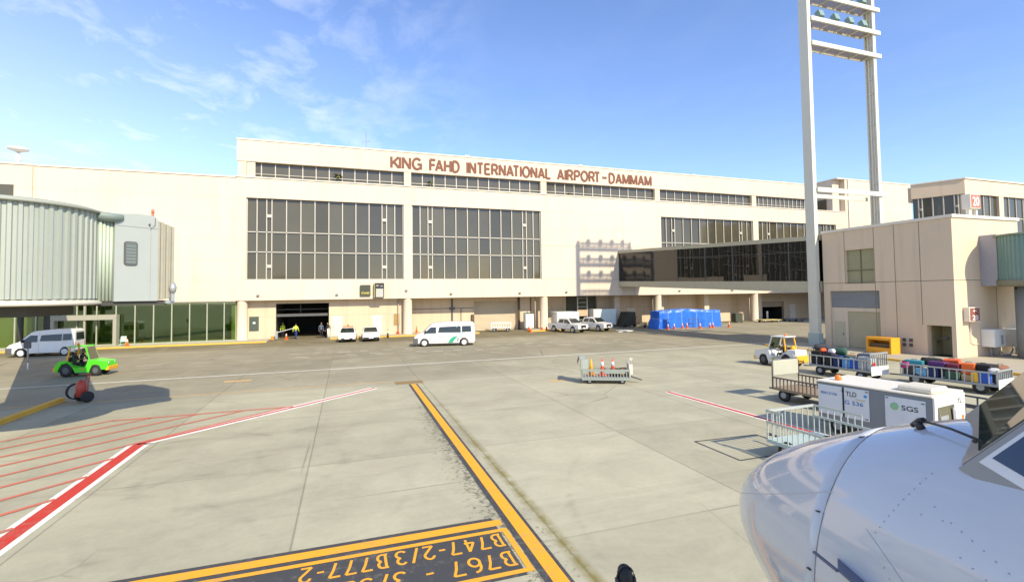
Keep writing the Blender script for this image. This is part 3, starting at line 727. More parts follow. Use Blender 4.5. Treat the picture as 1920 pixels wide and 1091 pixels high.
# ------------------------------------------------------------------ glass link bridge
LB = thing('link_bridge', 'dark glazed passenger bridge joining the terminal to the gate building', 'bridge', (37.6, 46, 0))
def bx(t): return 36.4+(38.75-36.4)*t, 60-(60-31.2)*t
def br(b, x_off0, x_off1, za, zb, ya=0.0, yb=1.0):
    """prism along the bridge: za/zb = (z0,z1) at the terminal end and the gate end"""
    (xa, y0), (xb, y1) = bx(ya), bx(yb)
    pa = [(xa+x_off0,y0,za[0]),(xa+x_off1,y0,za[0]),(xa+x_off1,y0,za[1]),(xa+x_off0,y0,za[1])]
    pb = [(xb+x_off0,y1,zb[0]),(xb+x_off1,y1,zb[0]),(xb+x_off1,y1,zb[1]),(xb+x_off0,y1,zb[1])]
    va = [b.bm.verts.new(p) for p in pa]; vb = [b.bm.verts.new(p) for p in pb]
    b.bm.faces.new(va[::-1]); b.bm.faces.new(vb)
    for i in range(4): b.bm.faces.new((va[i], va[(i+1)%4], vb[(i+1)%4], vb[i]))
M_BRSKIN = mat('olive beige bridge cladding', (.46, .42, .29), .7, var=.08)
b = MB(); br(b, -.1, 3.4, (10.35,10.72), (9.15,9.55)); b.build('roof', M_BRSKIN, LB, True)
b = MB(); br(b, -.1, 3.4, (5.72,6.42), (4.60,5.58))
b.build('floor_fascia', M_BRSKIN, LB, True)
b = MB(); br(b, 0.0, .06, (6.42,10.35), (5.58,9.15)); b.build('glazing', M_BRIDGEGLASS, LB, True)
b = MB(); br(b, 3.2, 3.26, (6.42,10.35), (5.58,9.15)); b.build('glazing', M_BRIDGEGLASS, LB, True)
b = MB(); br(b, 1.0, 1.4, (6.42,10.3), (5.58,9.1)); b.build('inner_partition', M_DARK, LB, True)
b = MB()
for t in (.003, .40, .55, .68, .80, .90, .985): br(b, -.04, -.003, (6.42+(5.58-6.42)*t,10.35-1.2*t), (6.42+(5.58-6.42)*t,10.35-1.2*t), t, t+.0035)
br(b, -.03, -.003, (9.30,9.34), (8.15,8.19))
b.build('mullions', M_DGREY, LB, True)

# ------------------------------------------------------------------ gate building 20
G = thing('gate_building', 'beige two storey gate building standing beside the light mast', 'building', (42, 26, 0))
b = MB()
XL = 38.9
# left wall with openings (facing -x)
for y0, y1, z0, z1 in ((21.5,21.76,0,9.65), (23.25,26.4,0,9.65), (21.76,23.25,2.25,9.65), (26.4,30.45,4.72,5.30), (26.4,26.72,5.3,9.65), (26.72,29.0,8.04,9.65), (29.0,30.45,5.3,9.65), (30.45,31.0,0,9.65)):
    b.box(XL, XL+.45, y0, y1, z0, z1)
b.box(XL+.45, 46.2, 21.503, 21.95, 0, 9.65)
b.box(46.2, 60, 21.6, 22.1, 0, 8.2)
b.box(XL+.45, 46.2, 30.6, 31.0, 0, 9.65); b.box(XL+.45, 46.2, 21.95, 30.6, 9.3, 9.6)
b.box(45.8, 46.2, 21.95, 30.6, 0, 9.3)
b.build('wall', M_GATE, G, True)
b = MB(); b.box(XL-.08, 46.3, 21.4, 31.05, 9.653, 9.86); b.build('coping', M_COPE, G, True)
b = MB()
for y in (23.5, 25.2, 26.68, 29.05): b.box(XL-.006, XL-.002, y-.02, y+.02, (2.26 if y < 24 else .14) if y < 26 else (5.32 if y > 29 else .14), 9.64)
b.box(XL-.007, XL-.003, 21.5, 30.95, 5.36, 5.40)
b.box(XL+.002, 46.2, 21.492, 21.4975, 5.36, 5.395); b.box(43.4, 43.43, 21.491, 21.4965, .14, 5.3)
b.build('panel_joints', M_GROOVE, G, True)
b = MB(); b.box(XL+.22, XL+.27, 26.72, 29.0, 5.3, 8.04); w = b.build('window', mat('dusty pale glass', (.30, .29, .17), .25), G, True)
b = MB(); b.box(XL+.17, XL+.217, 27.83, 27.9, 5.3, 8.04); b.box(XL+.165, XL+.215, 26.72, 29.0, 6.33, 6.41); b.build('glazing_bars', mat('olive glazing bar', (.16, .14, .07), .6), w, True)
b = MB()
n = 12
for i in range(n):
    z = 3.35+i*.115; b.slab([(XL+.2,26.42,z),(XL+.14,26.42,z+.06),(XL+.2,26.42,z+.112)], (0,4.0,0))
b.box(XL+.203, XL+.3, 26.42, 30.42, 3.35, 4.70); b.build('louvre', M_GREY, G, True)
b = MB(); b.box(XL+.20, XL+.26, 26.42, 29.06, .14, 3.05); b.build('shutter', mat('olive beige shutter', (.40, .36, .23), .6), G, True)
b = MB(); b.box(XL+.12, XL+.3, 29.06, 30.43, .14, 3.345); b.box(XL+.12, XL+.3, 26.42, 29.06, 3.053, 3.345); b.build('infill_panel', M_WALL2, G, True)
b = MB(); b.box(XL+.09, XL+.117, 29.3, 30.2, .15, 2.2); d = b.build('door', mat('pale olive door', (.46, .42, .29), .5), G, True)
b = MB(); b.box(XL+.05, XL+.087, 29.4, 29.47, 1.1, 1.25); b.build('handle', M_DGREY, d, True)
b = MB(); b.box(XL+1.6, XL+1.7, 21.8, 23.3, .1, 2.3); b.box(XL+.45, XL+1.6, 23.253, 23.4, .1, 2.3); b.box(XL+.45,XL+1.6,21.952,23.25,2.252,2.4); b.build('niche_lining', mat('mottled niche plaster', (.30, .27, .15), .9, var=.3), G, True)  # plaster darker and more mottled than the wall around it
b = MB()
for y in (24.3, 24.75):
    for z in (.75, 1.1): b.box(XL-.06, XL-.008, y-.11, y+.11, z-.11, z+.11)
b.build_each('vent_outlet', M_DGREY, G, True)
b = MB(); b.tube([(XL+.6,22.4,1.35),(XL+.6,22.9,1.3),(XL+.9,23.1,1.0)], .05); b.tube([(XL+.6,22.3,1.35),(XL+.6,22.5,1.5)], .09); b.build('standpipe', M_DGREY, G, True)
# electrical cabinets on the front wall
E1 = thing('electrical_cabinet', 'narrow white electrical cabinet on the gate building front', 'cabinet', (42.0, 21.2, .9))
b = MB(); b.box(41.45, 42.70, 20.75, 21.49, .80, 2.0); b.bevel(.02, 1); b.build('casing', M_WHITEP, E1, True)
b = MB(); b.box(42.15, 42.35, 20.72, 20.747, 1.0, 1.6); b.build('notice', M_GREY, E1, True)
b = MB(); b.tube([(41.9,21.2,.80),(41.9,21.2,.14)], .05); b.tube([(42.2,21.2,.80),(42.2,21.2,.14)], .05); b.tube([(42.1,21.0,.8),(42.5,20.8,.25),(43.2,20.8,.2),(43.7,20.9,.5),(44.0,21.0,.8)], .05); b.build('cables', M_GREY, E1, True)
E2 = thing('electrical_cabinet', 'wide white electrical cabinet under the teal jet bridge', 'cabinet', (45, 21.2, .9))
b = MB(); b.box(44.0, 46.1, 20.6, 21.59, .70, 1.95); b.bevel(.02, 1); b.build('casing', M_WHITEP, E2, True)
b = MB(); b.box(44.5, 44.6, 20.57, 20.597, 1.3, 1.45); b.box(44.9, 44.95, 20.57, 20.597, 1.3, 1.4); b.build('lock', M_DGREY, E2, True)
b = MB()
for x in (44.4, 45.6): b.box(x, x+.08, 21.0, 21.1, .14, .70)
b.build('stand', M_GREY, E2, True)
# gate number signs
M_SIGNRED = mat('brick red sign face', (.50, .13, .075), .5); M_SIGNBRN = mat('maroon brown sign face', (.26, .085, .06), .55)
def number_sign(name, label, loc, w, h, d, arrow, posts):
    s = thing(name, label, 'sign', loc)
    b = MB(); b.box(-w/2, w/2, 0, d, 0, h); b.bevel(.02, 1); b.build('casing', M_COPE, s)
    b = MB(); b.box(-w/2+.06, w/2-.06, -.015, -.003, .06, h-.06); b.build('face', M_SIGNBRN if arrow else M_SIGNRED, s)
    text_mesh('numeral', '20', M_WHITEP, s, (0,-.017,h*(.12 if arrow else .16)), (1,0,0), (0,0,1), w*(.55 if arrow else .66), h*(.34 if arrow else .66), .01, .02, world=False, align='CENTER')
    if arrow:
        z = h*.75; b = MB(); b.slab([(-.22,-.025,z),(-.08,-.025,z-.09),(-.08,-.025,z+.09)], (0,.008,0)); b.box(-.08, .02, -.025, -.017, z-.025, z+.025); b.box(.07,.17,-.025,-.017,z-.03,z+.03); b.build('arrow', M_WHITEP, s)
    if posts:
        b = MB()
        for x in (-w*.36, w*.36): b.box(x-.07, x+.07, d*.3, d*.6, -posts, 0)
        b.build_each('post', M_COPE, s)
    return s
number_sign('gate_number_sign', 'large red sign reading 20 on posts above the gate building roof', (42.0, 21.7, 10.42), 1.10, 1.02, .55, False, .57)
gs = number_sign('gate_number_sign', 'small red sign reading 20 with arrow, mounted on the gate building corner', (40.25, 21.14, 2.55), 1.12, .98, .355, True, 0)
b = MB(); b.tube([(.05,.3,0),(.05,.3,-1.4),(.3,.3,-1.55),(1.1,.3,-1.55)], .025); b.build('conduit', M_COPE, gs)

# ------------------------------------------------------------------ floodlight mast
FM = thing('floodlight_mast', 'tall twin legged cream floodlight mast with lamp platforms', 'light mast', (42.5, 32, 0))
M_MAST = mat('cream mast paint', (.60, .585, .49), .5, var=.07)
def leg(x0):
    b = MB()
    b.box(x0, x0+.36, 31.2, 31.32, 0, 33.6); b.box(x0, x0+.36, 31.93, 32.05, 0, 33.6); b.box(x0+.12, x0+.24, 31.32, 31.93, 0, 33.6)
    return b
b = MB(); b.box(38.34, 38.74, 31.2, 32.05, 0, 33.6); l1 = b.build('leg', M_MAST, FM, True)
b = MB(); b.box(38.28, 38.80, 31.12, 32.13, 0, 1.1); b.build('base_casing', mat('pale blue green casing', (.38, .46, .42), .5), l1, True)
l2 = leg(46.5).build('leg', M_MAST, FM, True)
b = MB(); b.tube([(46.50,31.7,0),(46.50,31.7,33)], .04, 6); b.tube([(46.50,31.45,0),(46.50,31.45,33)], .025, 6)
for k in range(22): b.box(46.46, 46.6, 31.4, 31.85, 2+1.4*k, 2.04+1.4*k)
b.build('cable_run', M_COPE, l2, True)
for z in (26.55, 28.75, 30.95, 33.1):
    b = MB(); b.box(38.72, 47.35, 31.05, 31.2, z-.19, z+.19); b.box(38.74, 46.5, 32.25, 32.33, z-.10, z+.10)
    for x in (39.2, 41.0, 42.8, 44.6, 46.3): b.box(x, x+.08, 31.2, 32.25, z-.16, z-.03)
    pl = b.build('platform', M_MAST, FM, True)
    b = MB(); [b.box(38.8+.16*q, 38.865+.16*q, 31.22, 32.24, z-.02, z+.02) for q in range(48)]; b.build('deck_grating', mat('brownish grating', (.34, .26, .18), .8), pl, True)
    if z > 27:
        for x in (40.2, 42.1, 43.9, 45.6):
            b = MB(); mt = Matrix.Translation((x, 31.45, z+.72)) @ Matrix.Rotation(R(-18), 4, 'X')
            b.box(-.27, .27, -.22, .22, -.30, .34, mt); b.box(-.05,.05,-.05,.05,-.55,-.3, mt); b.build('floodlight', mat('teal floodlight housing', (.20, .30, .27), .4), pl, True)
b = MB(); b.box(38.72, 47.3, 31.05, 31.2, 13.35, 13.75); b.box(38.72, 46.5, 32.25, 32.38, 13.1, 13.45); b.build('cross_brace', M_MAST, FM, True)

# ------------------------------------------------------------------ jet bridges
M_CORR = mat('pale green corrugated cladding', (.325, .358, .305), .45, .1, var=.05, scale=.8)
M_CAB = mat('pale grey green cab panel', (.345, .375, .345), .45, var=.05)
M_UNDER = mat('dark underside', (.06, .06, .05), .9)  # near-black colour for cab floor, underframe and bogie
def corrugated(b, c, r, z0, z1, waves, amp, a0=0.0, a1=2*PI, per=8):
    n = int(waves*per); full = abs(a1-a0-2*PI) < 1e-3; lo, hi = [], []
    for i in range(n+(0 if full else 1)):
        a = a0+(a1-a0)*i/n; ph = (i % per)/per
        rr_ = r+amp*(1 if ph < .4 else (-1 if .5 <= ph < .9 else 0))
        p = Vector((c[0]+rr_*math.cos(a), c[1]+rr_*math.sin(a), 0))
        lo.append(b.bm.verts.new(p+Vector((0,0,z0)))); hi.append(b.bm.verts.new(p+Vector((0,0,z1))))
    m = len(lo)
    for i in range(m if full else m-1): b.bm.faces.new((lo[i], lo[(i+1)%m], hi[(i+1)%m], hi[i]))
    if full: b.bm.faces.new(lo[::-1]); b.bm.faces.new(hi)
JB = thing('jet_bridge', 'pale green corrugated jet bridge with grey cab at the left', 'jet bridge', (-10, 19.4, 0))
cx, cy = -10.0, 19.45
b = MB(); corrugated(b, (cx,cy), 2.2, 4.82, 7.62, 62, .028); b.build('rotunda', M_CORR, JB, True)
b = MB(); b.lathe((cx,cy,0), ((2.34,7.62),(2.34,7.70),(2.1,7.78),(.3,7.95)), 64); b.build('rotunda_roof', mat('weathered roof edge', (.30, .32, .27), .7), JB, True)
b = MB(); b.lathe((cx,cy,0), ((2.12,4.62),(2.33,4.64),(2.33,4.72),(2.12,4.818)), 64); b.build('floor_ring', mat('chalky floor ring', (.55, .52, .42), .7), JB, True)
# cab turned towards the aircraft stand, curtain of slats where it meets the rotunda
CABM = dict(loc=Vector((-6.0+10, 21.07-19.4, 0)), rz=R(41))
def cabpart(b, name, m, parent=None):
    o = b.build(name, m, parent or JB)
    if parent is None: o.location = CABM['loc']; o.rotation_euler = (0,0,CABM['rz'])
    return o
def rrect(x0, x1, z0, z1, y, r=.1):
    pts = []
    for cxx, czz, a in ((x1-r,z1-r,0),(x0+r,z1-r,90),(x0+r,z0+r,180),(x1-r,z0+r,270)):
        for k in range(5): pts.append((cxx+r*math.cos(R(a+22.5*k)), y, czz+r*math.sin(R(a+22.5*k))))
    return pts
b = MB(); b.slab([(-1.86,0,4.72),(-.56,0,4.72),(-.56,0,7.62),(-.70,0,7.76),(-1.2,0,7.78),(-1.86,0,7.70)], (0,2.9,0)); cab = cabpart(b, 'cab', M_CAB)
b = MB(); b.box(-1.86, -.56, -.012, -.003, 7.30, 7.315); b.box(-.80,-.79,-.012,-.003,4.8,7.28); cabpart(b, 'seam', M_GREY, cab)
b = MB(); b.slab(rrect(-1.60,-1.20,5.95,6.78,-.03,.09), (0,.027,0)); w = cabpart(b, 'cab_window', M_DGREY, cab)
b = MB(); b.slab(rrect(-1.56,-1.24,5.99,6.74,-.045,.07), (0,.012,0)); cabpart(b, 'pane', glass_mat('grey green cab glass', (.10,.12,.10), .12), w)
b = MB()
for k in range(6): b.box(-1.54, -1.27, -.057, -.048, 6.06+.11*k, 6.075+.11*k)
cabpart(b, 'louvre_blades', M_GREY, w)
b = MB(); b.tube([(-.66,.2,7.76),(-.66,.2,7.88)], .045); b.tube([(-.66,.2,7.88),(-.66,.2,8.02)], .05); cabpart(b, 'beacon', mat('dusty red lens', (.55, .16, .08), .4), cab)
b = MB(); b.tube([(-.66,.0,7.7),(-.68,-.03,7.42),(-.82,-.03,7.28)], .010, 6); b.tube([(-.86,-.02,7.42),(-.86,-.09,7.44)], .025); cabpart(b, 'lamp_cable', M_DGREY, cab)
b = MB()
for i in range(4):
    x = -2.22+.105*i; b.lathe((x, .10+.015*i, 0), ((.05,4.74),(.05,7.45)), 10)
cabpart(b, 'slat_curtain', mat('pale green slats', (.42, .49, .38), .4, var=.05))
b = MB(); b.lathe((-2.02,.30,0), ((.36,7.40),(.52,7.50),(.52,7.66),(.1,7.74)), 24); cabpart(b, 'curtain_hood', mat('grey green hood', (.20, .25, .22), .6))
b = MB()
M_BELLOW = mat('grey beige bellows fabric', (.33, .315, .245), .9, var=.16, scale=3)
for i in range(6):
    x = -.555+.088*i; dd = .045 if i % 2 else 0
    b.box(x, x+.086, .04-dd, 2.85+dd, 4.76+.012*i, 7.60-.03*i)
b.bevel(.015, 1); bel = cabpart(b, 'bellows', M_BELLOW)
b = MB(); b.box(-.16,-.04,-.10,.06,4.70,5.12); b.lathe((-.10,-.08,5.2), ((.09,-.18),(.12,0),(.06,.18)), 12); b.box(-.3,.0,.0,2.7,4.62,4.74); cabpart(b, 'bumper', M_GALV, bel)
b = MB(); b.box(-2.3,-.2,.1,2.7,4.58,4.71); cabpart(b, 'cab_floor', M_UNDER)
b = MB(); b.box(-11.2,-8.9,18.2,20.8,4.3,4.61); b.build('underframe', M_UNDER, JB, True)
b = MB(); tdir = Vector((-.418,.908,0)); tn = Vector((.908,.418,0))*1.4; p0 = Vector((cx,cy,4.75))+tdir*1.8; p1 = p0+tdir*39
b.slab([p0-tn, p1-tn, p1+tn, p0+tn], (0,0,2.75)); b.build('tunnel', M_CORR, JB, True)
b = MB(); pc = p0+tdir*37
for s in (-1,1):
    b.tube([pc+tn*s*.6+Vector((0,0,-.1)), pc+tn*s*.6+Vector((0,0,-3.9))], .22, 12)
    for q in (-.5,.5): b.lathe((pc.x+tn.x*s*.6+tdir.x*q, pc.y+tn.y*s*.6+tdir.y*q+.2, .55), ((.2,-.15),(.55,-.15),(.55,.15),(.2,.15)), 18, 'y')
b.box(pc.x-1.1,pc.x+1.1,pc.y-1.1,pc.y+1.1,3.6,4.3); b.build('drive_bogie', M_UNDER, JB, True)

JR = thing('jet_bridge', 'teal corrugated jet bridge attached to the gate building front', 'jet bridge', (43.1, 19, 0))
M_TEAL = mat('teal corrugated cladding', (.155, .255, .225), .45, .1, var=.06, scale=.8)
b = MB(); corrugated(b, (43.3,18.95), 2.2, 5.35, 8.25, 58, .02); b.build('rotunda', M_TEAL, JR, True)
b = MB(); b.lathe((43.3,18.95,0), ((2.36,8.25),(2.36,8.36),(.3,8.55)), 48); b.build('rotunda_roof', mat('weathered teal roof', (.22, .28, .20), .7), JR, True)
b = MB(); b.lathe((43.3,18.95,0), ((2.0,4.9),(2.3,4.95),(2.3,5.2),(2.3,5.348)), 48); b.build('floor_ring', mat('olive floor ring', (.20, .20, .14), .7), JR, True)
b = MB(); b.box(41.85, 45.6, 20.6, 21.49, 5.1, 8.3); b.build('wall_adapter', mat('pale teal adapter', (.26, .36, .31), .5), JR, True)
b = MB()
for i in range(3): b.lathe((42.1+.12*i, 20.5-.05*i, 0), ((.09,5.3),(.09,8.15)), 10)
b.build('slat_curtain', mat('blue teal slats', (.16, .27, .27), .4), JR, True)
b = MB(); b.box(41.8, 42.3, 20.4, 21.48, 4.95, 5.09); b.box(41.75,41.85,20.55,21.49,4.95,8.45); b.build('edge_frame', mat('grey violet frame', (.34, .33, .36), .6), JR, True)
b = MB(); b.lathe((43.1,19.0,0), ((1.25,.14),(1.25,4.9)), 28); b.build('support_column', mat('blue grey column', (.22, .25, .26), .6), JR, True)
b = MB(); b.lathe((42.2,19.8,4.75), ((.05,-.12),(.14,0),(.05,.12)), 12); b.build('lamp', M_BLKPAINT, JR, True)
b = MB(); b.slab([(45.2,17.3,5.35),(62,3.0,5.35),(64,5.2,5.35),(46.8,20.1,5.35)], (0,0,2.8)); b.build('tunnel', M_TEAL, JR, True)

# ------------------------------------------------------------------ people
def skin(h): return mat('skin '+h, {'brown': (.30, .16, .09), 'dark': (.13, .07, .045)}[h], .55)
M_HAIR = mat('black hair', (.012, .011, .010), .6)
M_SHOE = mat('dark boots', (.03, .027, .025), .6)
def person(label, loc, rz, pose, top, legs, hair=None, hands_at=None, skin_tone='brown', z=0.0, vest=None, lean=0.0):
    """one continuous skinned body; joints in metres, facing -y"""
    J = {}
    if pose == 'sit':
        hz = .52
        J.update(pel=(0,0,hz), wa=(0,.02,hz+.22), ch=(0,.03-lean,hz+.43), nk=(0,.02-lean,hz+.58), hd=(0,-.02-lean,hz+.68))
        for s, n in ((-1,'l'),(1,'r')):
            J.update({n+'hip': (.10*s,-.02,hz-.02), n+'kn': (.13*s,-.43,hz+.03), n+'an': (.13*s,-.50,hz-.38), n+'to': (.14*s,-.66,hz-.42),
                      n+'sh': (.20*s,.03-lean,hz+.50), n+'el': (.26*s,-.10-lean,hz+.26), n+'wr': (.17*s,-.36-lean,hz+.28), n+'pa': (.16*s,-.43-lean,hz+.29)})
    else:
        J.update(pel=(0,0,.93), wa=(0,.01,1.13), ch=(0,.01,1.32), nk=(0,.01,1.48), hd=(0,-.02,1.57))
        st = .10 if pose == 'walk' else 0
        for s, n in ((-1,'l'),(1,'r')):
            J.update({n+'hip': (.10*s,0,.90), n+'kn': (.11*s,-.03-st*s,.50), n+'an': (.11*s,.02-st*1.6*s,.09), n+'to': (.12*s,-.15-st*1.6*s,.04),
                      n+'sh': (.20*s,.02,1.40), n+'el': (.26*s,.05+st*s,1.13), n+'wr': (.27*s,-.05+st*1.5*s,.88), n+'pa': (.27*s,-.08+st*1.7*s,.80)})
    E_ = [('pel','wa'),('wa','ch'),('ch','nk'),('nk','hd')]
    rad = dict(pel=.15, wa=.135, ch=.155, nk=.062, hd=.066)
    for n in 'lr':
        E_ += [('pel',n+'hip'),(n+'hip',n+'kn'),(n+'kn',n+'an'),(n+'an',n+'to'),('ch',n+'sh'),(n+'sh',n+'el'),(n+'el',n+'wr'),(n+'wr',n+'pa')]
        rad.update({n+'hip': .10, n+'kn': .065, n+'an': .048, n+'to': .038, n+'sh': .068, n+'el': .045, n+'wr': .032, n+'pa': .034})
    zone = {}
    for a, c in E_:
        k = a+c
        zone[(a,c)] = 2 if ('hip' in k or 'kn' in k) else 1
        if 'an' in a: zone[(a,c)] = 3
        if c in ('hd',) or c[1:] == 'pa': zone[(a,c)] = 0
    # fingers: short chains rooted in the palm
    for s, n in ((-1,'l'),(1,'r')):
        pa = Vector(J[n+'pa']); d = (pa-Vector(J[n+'wr'])).normalized()
        side = d.cross(Vector((0,0,1)) if abs(d.z) < .8 else Vector((0,1,0))).normalized()
        curl = d.cross(side)
        for i, (off, ln) in enumerate(((-.027,.075),(-.009,.085),(.009,.08),(.026,.062))):
            r0 = '%sf%da' % (n,i); r1 = '%sf%db' % (n,i)
            J[r0] = tuple(pa+side*off+d*(.02+ln*.5)); J[r1] = tuple(pa+side*off*1.1+d*(.01+ln*.85)+curl*.03)
            rad[r0] = .010; rad[r1] = .008; E_ += [(n+'pa',r0),(r0,r1)]; zone[(n+'pa',r0)] = 0; zone[(r0,r1)] = 0
        r0 = n+'ta'; J[r0] = tuple(pa-side*s*.045+d*.01); rad[r0] = .011; E_.append((n+'pa',r0)); zone[(n+'pa',r0)] = 0
    keys = list(J); idx = {k: i for i, k in enumerate(keys)}
    me = bpy.data.meshes.new('person'); me.from_pydata([J[k] for k in keys], [(idx[a], idx[c]) for a, c in E_], [])
    ob = bpy.data.objects.new('person', me); COL.objects.link(ob)
    md = ob.modifiers.new('Skin', 'SKIN'); md.use_smooth_shade = True
    for k in keys: me.skin_vertices[0].data[idx[k]].radius = (rad[k], rad[k]*(.72 if k in ('pel','wa','ch') else 1))
    me.skin_vertices[0].data[idx['pel']].use_root = True
    sd = ob.modifiers.new('Subsurf', 'SUBSURF'); sd.levels = 1; sd.render_levels = 1
    dg = bpy.context.evaluated_depsgraph_get(); dg.update()
    m2 = bpy.data.meshes.new_from_object(ob.evaluated_get(dg)); bpy.data.objects.remove(ob)
    bm = bmesh.new(); bm.from_mesh(m2)
    segs = [(Vector(J[a]), Vector(J[c]), zone[(a,c)], max(rad[a], rad[c])) for a, c in E_]
    for f in bm.faces:
        p = f.calc_center_median(); best = (9, 1)
        for a, c, zn, rr_ in segs:
            ab = c-a; t = max(0, min(1, (p-a).dot(ab)/max(ab.length_squared, 1e-9))); dd = (p-(a+ab*t)).length/rr_
            if dd < best[0]: best = (dd, zn)
        f.material_index = best[1]; f.smooth = True
    # head with brow, nose, ears, eyes, joined to the neck
    hd = Vector(J['hd'])+Vector((0,-.015,.085))
    geo = bmesh.ops.create_uvsphere(bm, u_segments=20, v_segments=14, radius=1.0)
    for v in geo['verts']:
        q = v.co.copy(); jaw = 1-.22*max(0, -q.z)
        v.co = Vector((q.x*.076*jaw, q.y*.098*(1-.08*max(0,-q.z)), q.z*.122))
        if q.y < -.85 and -.35 < q.z < .12: v.co.y -= .016*(1-abs(q.x)*4 if abs(q.x) < .25 else 0)
        v.co += hd
    for v in geo['verts']:
        for f in v.link_faces: f.smooth = True; f.material_index = 0
    def blob(c, r, mi):
        g = bmesh.ops.create_uvsphere(bm, u_segments=8, v_segments=6, radius=1.0)
        for v in g['verts']: v.co = hd+Vector(c)+Vector((v.co.x*r[0], v.co.y*r[1], v.co.z*r[2]))
        for v in g['verts']:
            for f in v.link_faces: f.material_index = mi; f.smooth = True
    blob((0,-.105,-.018), (.014,.018,.024), 0)
    for s in (-1,1):
        blob((.079*s,.005,-.01), (.010,.020,.032), 0); blob((.031*s,-.083,.012), (.012,.010,.008), 4)
    blob((0,-.090,-.062), (.026,.010,.007), 5)
    o_me = bpy.data.meshes.new('person'); bm.to_mesh(o_me); bm.free()
    for mm in (skin(skin_tone), top, legs, M_SHOE, M_BLKPAINT, mat('lips', (.22,.08,.06), .5)): o_me.materials.append(mm)
    o = bpy.data.objects.new('person', o_me); COL.objects.link(o)
    o.location = (loc[0], loc[1], z); o.rotation_euler = (0,0,rz)
    tag(o, label, 'person')
    # hair cap or headgear as a child
    bm = bmesh.new(); g = bmesh.ops.create_uvsphere(bm, u_segments=24, v_segments=16, radius=1.0)
    rr_ = random.Random(len(label))
    for v in g['verts']:
        q = v.co.copy(); w_ = 1+rr_.uniform(-.02,.035)
        v.co = hd+Vector((q.x*.083*w_, q.y*.103*w_+.006, q.z*.128*w_+.006))
    dele = [v for v in bm.verts if (v.co-hd).z < .035-.75*max(-.13, (v.co-hd).y) *(1 if (v.co-hd).y > 0 else .9) and not ((v.co-hd).y > .0 and (v.co-hd).z > -.06)]
    bmesh.ops.delete(bm, geom=dele, context='VERTS')
    for f in bm.faces: f.smooth = True
    hm = bpy.data.meshes.new('hair'); bm.to_mesh(hm); bm.free(); hm.materials.append(hair or M_HAIR)
    ho = bpy.data.objects.new('headscarf' if hair else 'hair', hm); COL.objects.link(ho); ho.parent = o
    if vest:
        b = MB(); cz = J['ch'][2]; cyv = J['ch'][1]
        b.lathe((0,cyv,cz), ((.19,-.30),(.185,-.1),(.20,.02),(.17,.13)), 18)
        for v in b.bm.verts: v.co.y = cyv+(v.co.y-cyv)*.78
        b.build('hi_vis_vest', vest, o, smooth=True)
    return o
M_HIVIS = mat('lime hi-vis fabric', (.62, .78, .06), .7)
M_NAVY = mat('navy work trousers', (.02, .05, .20), .8)
M_CLOTHBLK = mat('black work clothes', (.022, .022, .024), .85)
M_CLOTHGRN = mat('dark green work shirt', (.035, .05, .03), .85)
M_SCARF = mat('pale headscarf', (.62, .60, .55), .8)
M_BLUESHIRT = mat('grey blue shirt', (.10, .13, .18), .85)
person('person in lime hi-vis vest and blue trousers walking into the dark loading bay', (-5.45, 61.0), R(160), 'walk', M_HIVIS, M_NAVY, vest=M_HIVIS, skin_tone='dark')
person('person in lime vest standing deep inside the dark loading bay', (-7.1, 63.6), R(30), 'stand', M_HIVIS, M_CLOTHBLK, vest=M_HIVIS, skin_tone='dark')
person('person in dark grey clothes standing at the right side of the dark doorway', (-2.75, 61.4), R(20), 'stand', M_BLUESHIRT, M_CLOTHBLK)
person('person in black clothes leaning by the white post at the doorway edge', (-2.0, 60.75), R(-30), 'stand', M_CLOTHBLK, M_CLOTHBLK)
hp = person('black haired person standing beside the aircraft nose, only the head in view', (2.83, 4.66), R(165), 'stand', M_CLOTHBLK, M_NAVY, skin_tone='dark'); hp.scale = (1.05,)*3

b = MB()
for sx in (-1,1): b.lathe((.086*sx, 0, 1.645), ((.036,-.016),(.042,0),(.036,.016)), 16, 'x')
b.tube([(.092*math.cos(a*PI/10), .005, 1.66+.132*math.sin(a*PI/10)) for a in range(11)], .009, 8)
b.build('ear_defenders', M_BLKPAINT, hp)
